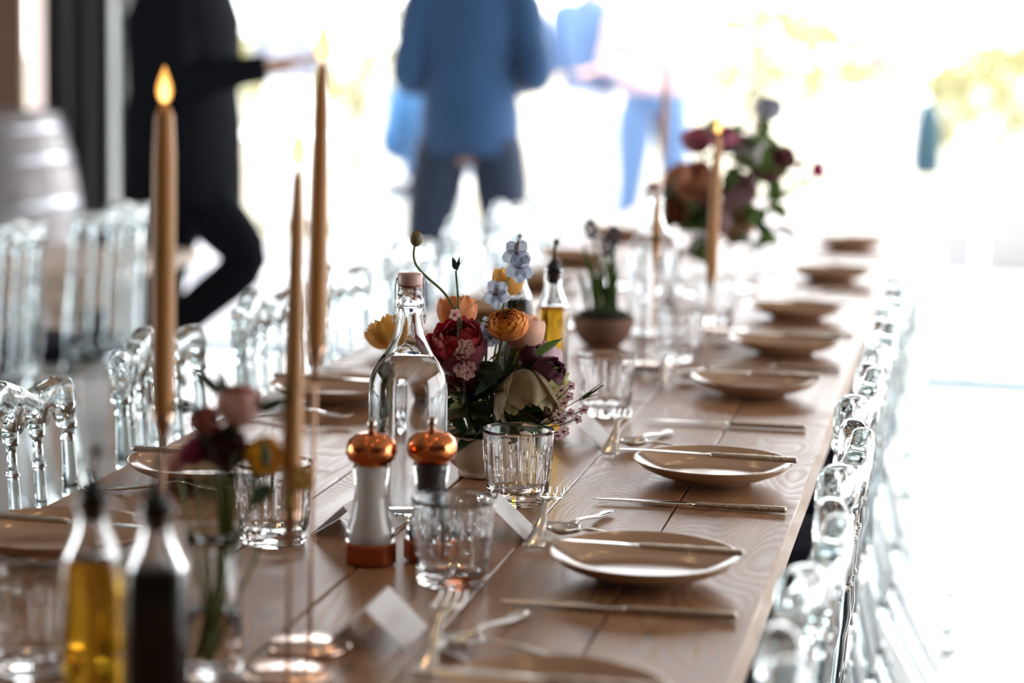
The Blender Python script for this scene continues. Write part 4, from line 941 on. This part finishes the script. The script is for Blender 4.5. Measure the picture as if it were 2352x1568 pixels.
    if jacket:
        MB().lathe([(.066, 0), (.073, .004), (.066, .035), (.060, .035)], 22, sc=(1, 1.05), off=tuple(chest.lerp(neck, .86))).build('collar', top, t)
    if skirt:
        an = (Vector(J['an_r']) + Vector(J['an_l'])) / 2
        ring_loft(MB(), [((an.x, an.y, .05), .30, .30, 0, .04), ((an.x * .7 + hip.x * .3, an.y * .7 + hip.y * .3, .30), .27, .28, 0, .04), (hip + Vector((0, .05, -.05)), .22, .22, 0, .02), (hip + Vector((0, 0, .15)), .15, .12, 0, 0)], 28).build('skirt', top, t)
    for s in ('r', 'l'):
        an, toe = Vector(J['an_' + s]), Vector(J['toe_' + s]); d = (toe - an)
        MB().tube([an - d * .35 + Vector((0, 0, -.03)), an + Vector((0, 0, -.025)), an.lerp(toe, .6), toe + d * .12], [.036, .046, .044, .024], 12, flat=.85).build('shoe', mat('shoe_%.2f' % shoe[0], shoe, .35), t)
    return t
STAND = dict(hip=(0, 0, .93), chest=(0, 0, 1.33), neck=(0, .01, 1.52), head=(0, .03, 1.65),
             sh_r=(.195, 0, 1.41), el_r=(.255, -.04, 1.13), wr_r=(.15, .20, 1.06), sh_l=(-.195, 0, 1.41), el_l=(-.25, -.04, 1.13), wr_l=(-.14, .20, 1.08),
             hp_r=(.10, 0, .86), kn_r=(.125, .01, .49), an_r=(.15, -.02, .085), toe_r=(.175, .14, .035), hp_l=(-.10, 0, .86), kn_l=(-.13, .01, .49), an_l=(-.175, -.02, .085), toe_l=(-.20, .14, .035))
def pose(**k): d = dict(STAND); d.update(k); return d
M_blue = mat('blue_suit_cloth', (.026, .090, .225), .8, sheen=.25, noise=.12, nscale=6)
M_blue2 = mat('navy_trouser_cloth', (.022, .040, .082), .8, sheen=.2)
M_dark = mat('charcoal_suit_cloth', (.0035, .005, .008), .9, spec=.15)
b = pix(1078, 370, 8.30)
make_person((b.x, 8.30, 0), math.radians(4), 'person in a blue suit standing with back turned by the bright opening', M_blue, M_blue2,
            pose(el_r=(.255, -.06, 1.16), wr_r=(.16, .18, 1.10), el_l=(-.235, -.03, 1.14), sh_r=(.18, 0, 1.41), sh_l=(-.18, 0, 1.41), hp_r=(.105, 0, .86), kn_r=(.150, .01, .49), an_r=(.165, -.02, .085), toe_r=(.19, .14, .035), hp_l=(-.105, 0, .86), kn_l=(-.165, .01, .49), an_l=(-.20, -.02, .085), toe_l=(-.22, .14, .035)), JW=.97)
d = pix(422, 440, 7.1)
make_person((d.x, 7.1, 0), math.radians(-82), 'person in a dark suit walking past the black doors, forearm held forward', M_dark, M_dark,
            pose(hip=(0, 0, .93), hp_r=(.09, .01, .86), kn_r=(.09, .22, .56), an_r=(.08, -.06, .27), toe_r=(.08, .02, .14), hp_l=(-.09, -.01, .86), kn_l=(-.10, -.09, .48), an_l=(-.10, -.17, .085), toe_l=(-.10, -.01, .035),
                 el_r=(.25, .03, 1.13), wr_r=(.20, .33, 1.19), el_l=(-.26, -.05, 1.13), wr_l=(-.25, .02, .90)), JW=1.36, hemd=.19)
SIT = dict(hip=(0, 0, .50), chest=(0, -.02, .88), neck=(0, 0, 1.06), head=(0, .03, 1.19), sh_r=(.19, -.01, .96), el_r=(.24, .04, .70), wr_r=(.12, .26, .62), sh_l=(-.19, -.01, .96), el_l=(-.24, .04, .70), wr_l=(-.12, .26, .62),
           hp_r=(.10, .03, .46), kn_r=(.13, .42, .47), an_r=(.13, .42, .085), toe_r=(.14, .56, .035), hp_l=(-.10, .03, .46), kn_l=(-.13, .42, .47), an_l=(-.13, .42, .085), toe_l=(-.14, .56, .035))
M_wsh = mat('white_cotton', (.82, .82, .83), .8); M_pinkc = mat('pink_cotton', (.55, .43, .49), .8); M_denim = mat('blue_denim', (.09, .16, .30), .85); M_bcot = mat('sky_blue_cotton', (.05, .16, .34), .8); M_grey = mat('grey_cotton', (.30, .32, .38), .8)
make_person((-.50, 12.0, 0), math.radians(8), 'person in white seated out on the bright terrace, back turned', M_wsh, M_wsh, SIT, hair=(.45, .40, .42), jacket=False, skirt=True)
make_person((-2.22, 13.2, -.012), math.radians(160), 'person in blue standing on the terrace beyond the candles', M_denim, M_wsh, STAND, jacket=False, group='guests on the terrace')
make_person((-1.80, 12.9, -.012), math.radians(200), 'person in pink top and blue jeans standing on the terrace', M_pinkc, M_denim, STAND, jacket=False, group='guests on the terrace', hair=(.3, .16, .06))
make_person((-2.80, 11.8, -.012), math.radians(30), 'seated person in bright blue half hidden behind the blue suit', M_bcot, M_wsh, SIT, jacket=False, group='guests on the terrace')
make_person((-4.15, 13.6, -.012), math.radians(-30), 'person in pale grey standing outside beyond the walking person', M_grey, M_wsh, STAND, jacket=False, group='guests on the terrace')
# bench under the seated person, bag beside
bn = empty('garden_bench', (-.50, 11.98, 0), 0, 'white slatted bench under the seated person in white', 'bench')
for k in range(4): MB().bbox(-.65, .65, -.17 + k * .085, -.10 + k * .085, .34, .365, .004).build('slat', M_white, bn, False)
for sx in (-.55, .55):
    for sy in (-.14, .13): MB().bbox(sx - .03, sx + .03, sy - .03, sy + .03, -.012, .34, .003).build('leg', M_white, bn, False)
bgp = empty('shoulder_bag', (-.235, 11.72, .02), .2, 'dark teal bag hanging beside the seated person in white', 'bag')
MB().lathe([(0, .60), (.05, .60), (.07, .63), (.065, .80), (.05, .92), (.02, .97), (0, .975)], 20, sq=3, sc=(1, .5)).build('bag_body', mat('teal_canvas', (.03, .075, .10), .8), bgp)
MB().tube(smooth_path([(-.03, 0, .95), (-.10, .12, 1.02), (-.10, .2, .98)], 5), .008, 6).build('strap', MATS['teal_canvas'], bgp)
gt_ = pix(640, 330, 11.4)
gt = empty('garden_table', (gt_.x, 11.4, 0), 0, 'round white garden table out on the terrace beyond the walking person', 'table')
MB().lathe([(0, .71), (.44, .71), (.45, .72), (.45, .735), (.44, .74), (0, .74)], 36).build('table_top', M_white, gt)
MB().lathe([(.03, .71), (.028, .4), (.03, .05), (.06, .03), (.20, .012), (.21, 0), (0, 0)], 24).build('pedestal', M_white, gt)
for k_, (dx, rz) in enumerate(((.98, -175), (-.98, 8))):
    place(chair, False, (gt_.x + dx, 11.3, 0), math.radians(rz + 180), 'clear acrylic chair outside at the white garden table, on its %s side' % ('opening' if k_ else 'far'), 'clear chairs on the terrace')
# low grey kerb wall and shrubs
struct(MB().bbox(-.16, 6, 13.2, 13.45, -.06, .34, .02).build('wall_low', mat('grey_render', (.30, .295, .295), .9, noise=.1, nscale=3), smooth=False))
M_yel = mat('sunlit_foliage', (.26, .25, .11), .7, transl=.4, noise=.15, nscale=3)
for i, (x, y, r, h) in enumerate(((-2.0, 21, 1.3, 1.5), (.5, 19, 1.1, 1.3), (2.2, 22, 1.5, 1.7), (-5.5, 20, 1.4, 1.5), (-.9, 26, 1.8, 2.2))):
    t = empty('garden_shrub', (x, y, -.06), 0, 'yellow green shrub, %s from the walking person, far out in the sunlit garden' % ORD[(3, 2, 4, 0, 1)[i] if False else i], 'shrub', 'garden shrubs')
    mb = MB(); rr = random.Random(i)
    for k in range(900):
        a, b_, c = rr.uniform(0, 2 * PI), math.acos(rr.uniform(-.2, 1)), rr.uniform(.7, 1) ** .5
        p = Vector((r * c * math.sin(b_) * math.cos(a), r * c * math.sin(b_) * math.sin(a), h * .5 + h * .55 * c * math.cos(b_)))
        d1 = Vector((rr.uniform(-1, 1), rr.uniform(-1, 1), rr.uniform(-1, 1))).normalized(); d2 = d1.orthogonal(); s = rr.uniform(.05, .10)
        mb.add([p - d1 * s, p + d2 * s * .4, p + d1 * s, p - d2 * s * .4], [(0, 1, 2, 3)])
    mb.build('foliage', M_yel, t, False)
    MB().tube([(0, 0, 0), (0, 0, h * .6)], .05, 8).build('trunk', M_dstem, t)

# pendant bulbs over the table (their reflections dot the plates and copper)
M_bulb = mat('warm_bulb', (0, 0, 0), 1, emit=(1, .62, .28), es=26)
bp0 = empty('pendant_bulb', (0, 0, 0), 0, 'bulb', 'lamp', 'warm bulbs strung over the table')
MB().lathe([(0, -.06), (.018, -.052), (.024, -.036), (.018, -.016), (.012, -.004), (0, -.002)], 12).build('bulb', M_bulb, bp0)
MB().lathe([(0, -.004), (.014, -.004), (.014, .03), (0, .032)], 12).build('socket', M_black, bp0)
MB().tube([(0, 0, .03), (0, 0, .65)], .003, 6).build('cord', M_black, bp0)
first = True
for i in range(7):
    for j, x in enumerate((-1.1, -.2)):
        place(bp0, first, (x, .4 + i * .95 + j * .4, 2.65), 0, 'warm bulb hanging over the table, above the picture frame', 'warm bulbs strung over the table'); first = False
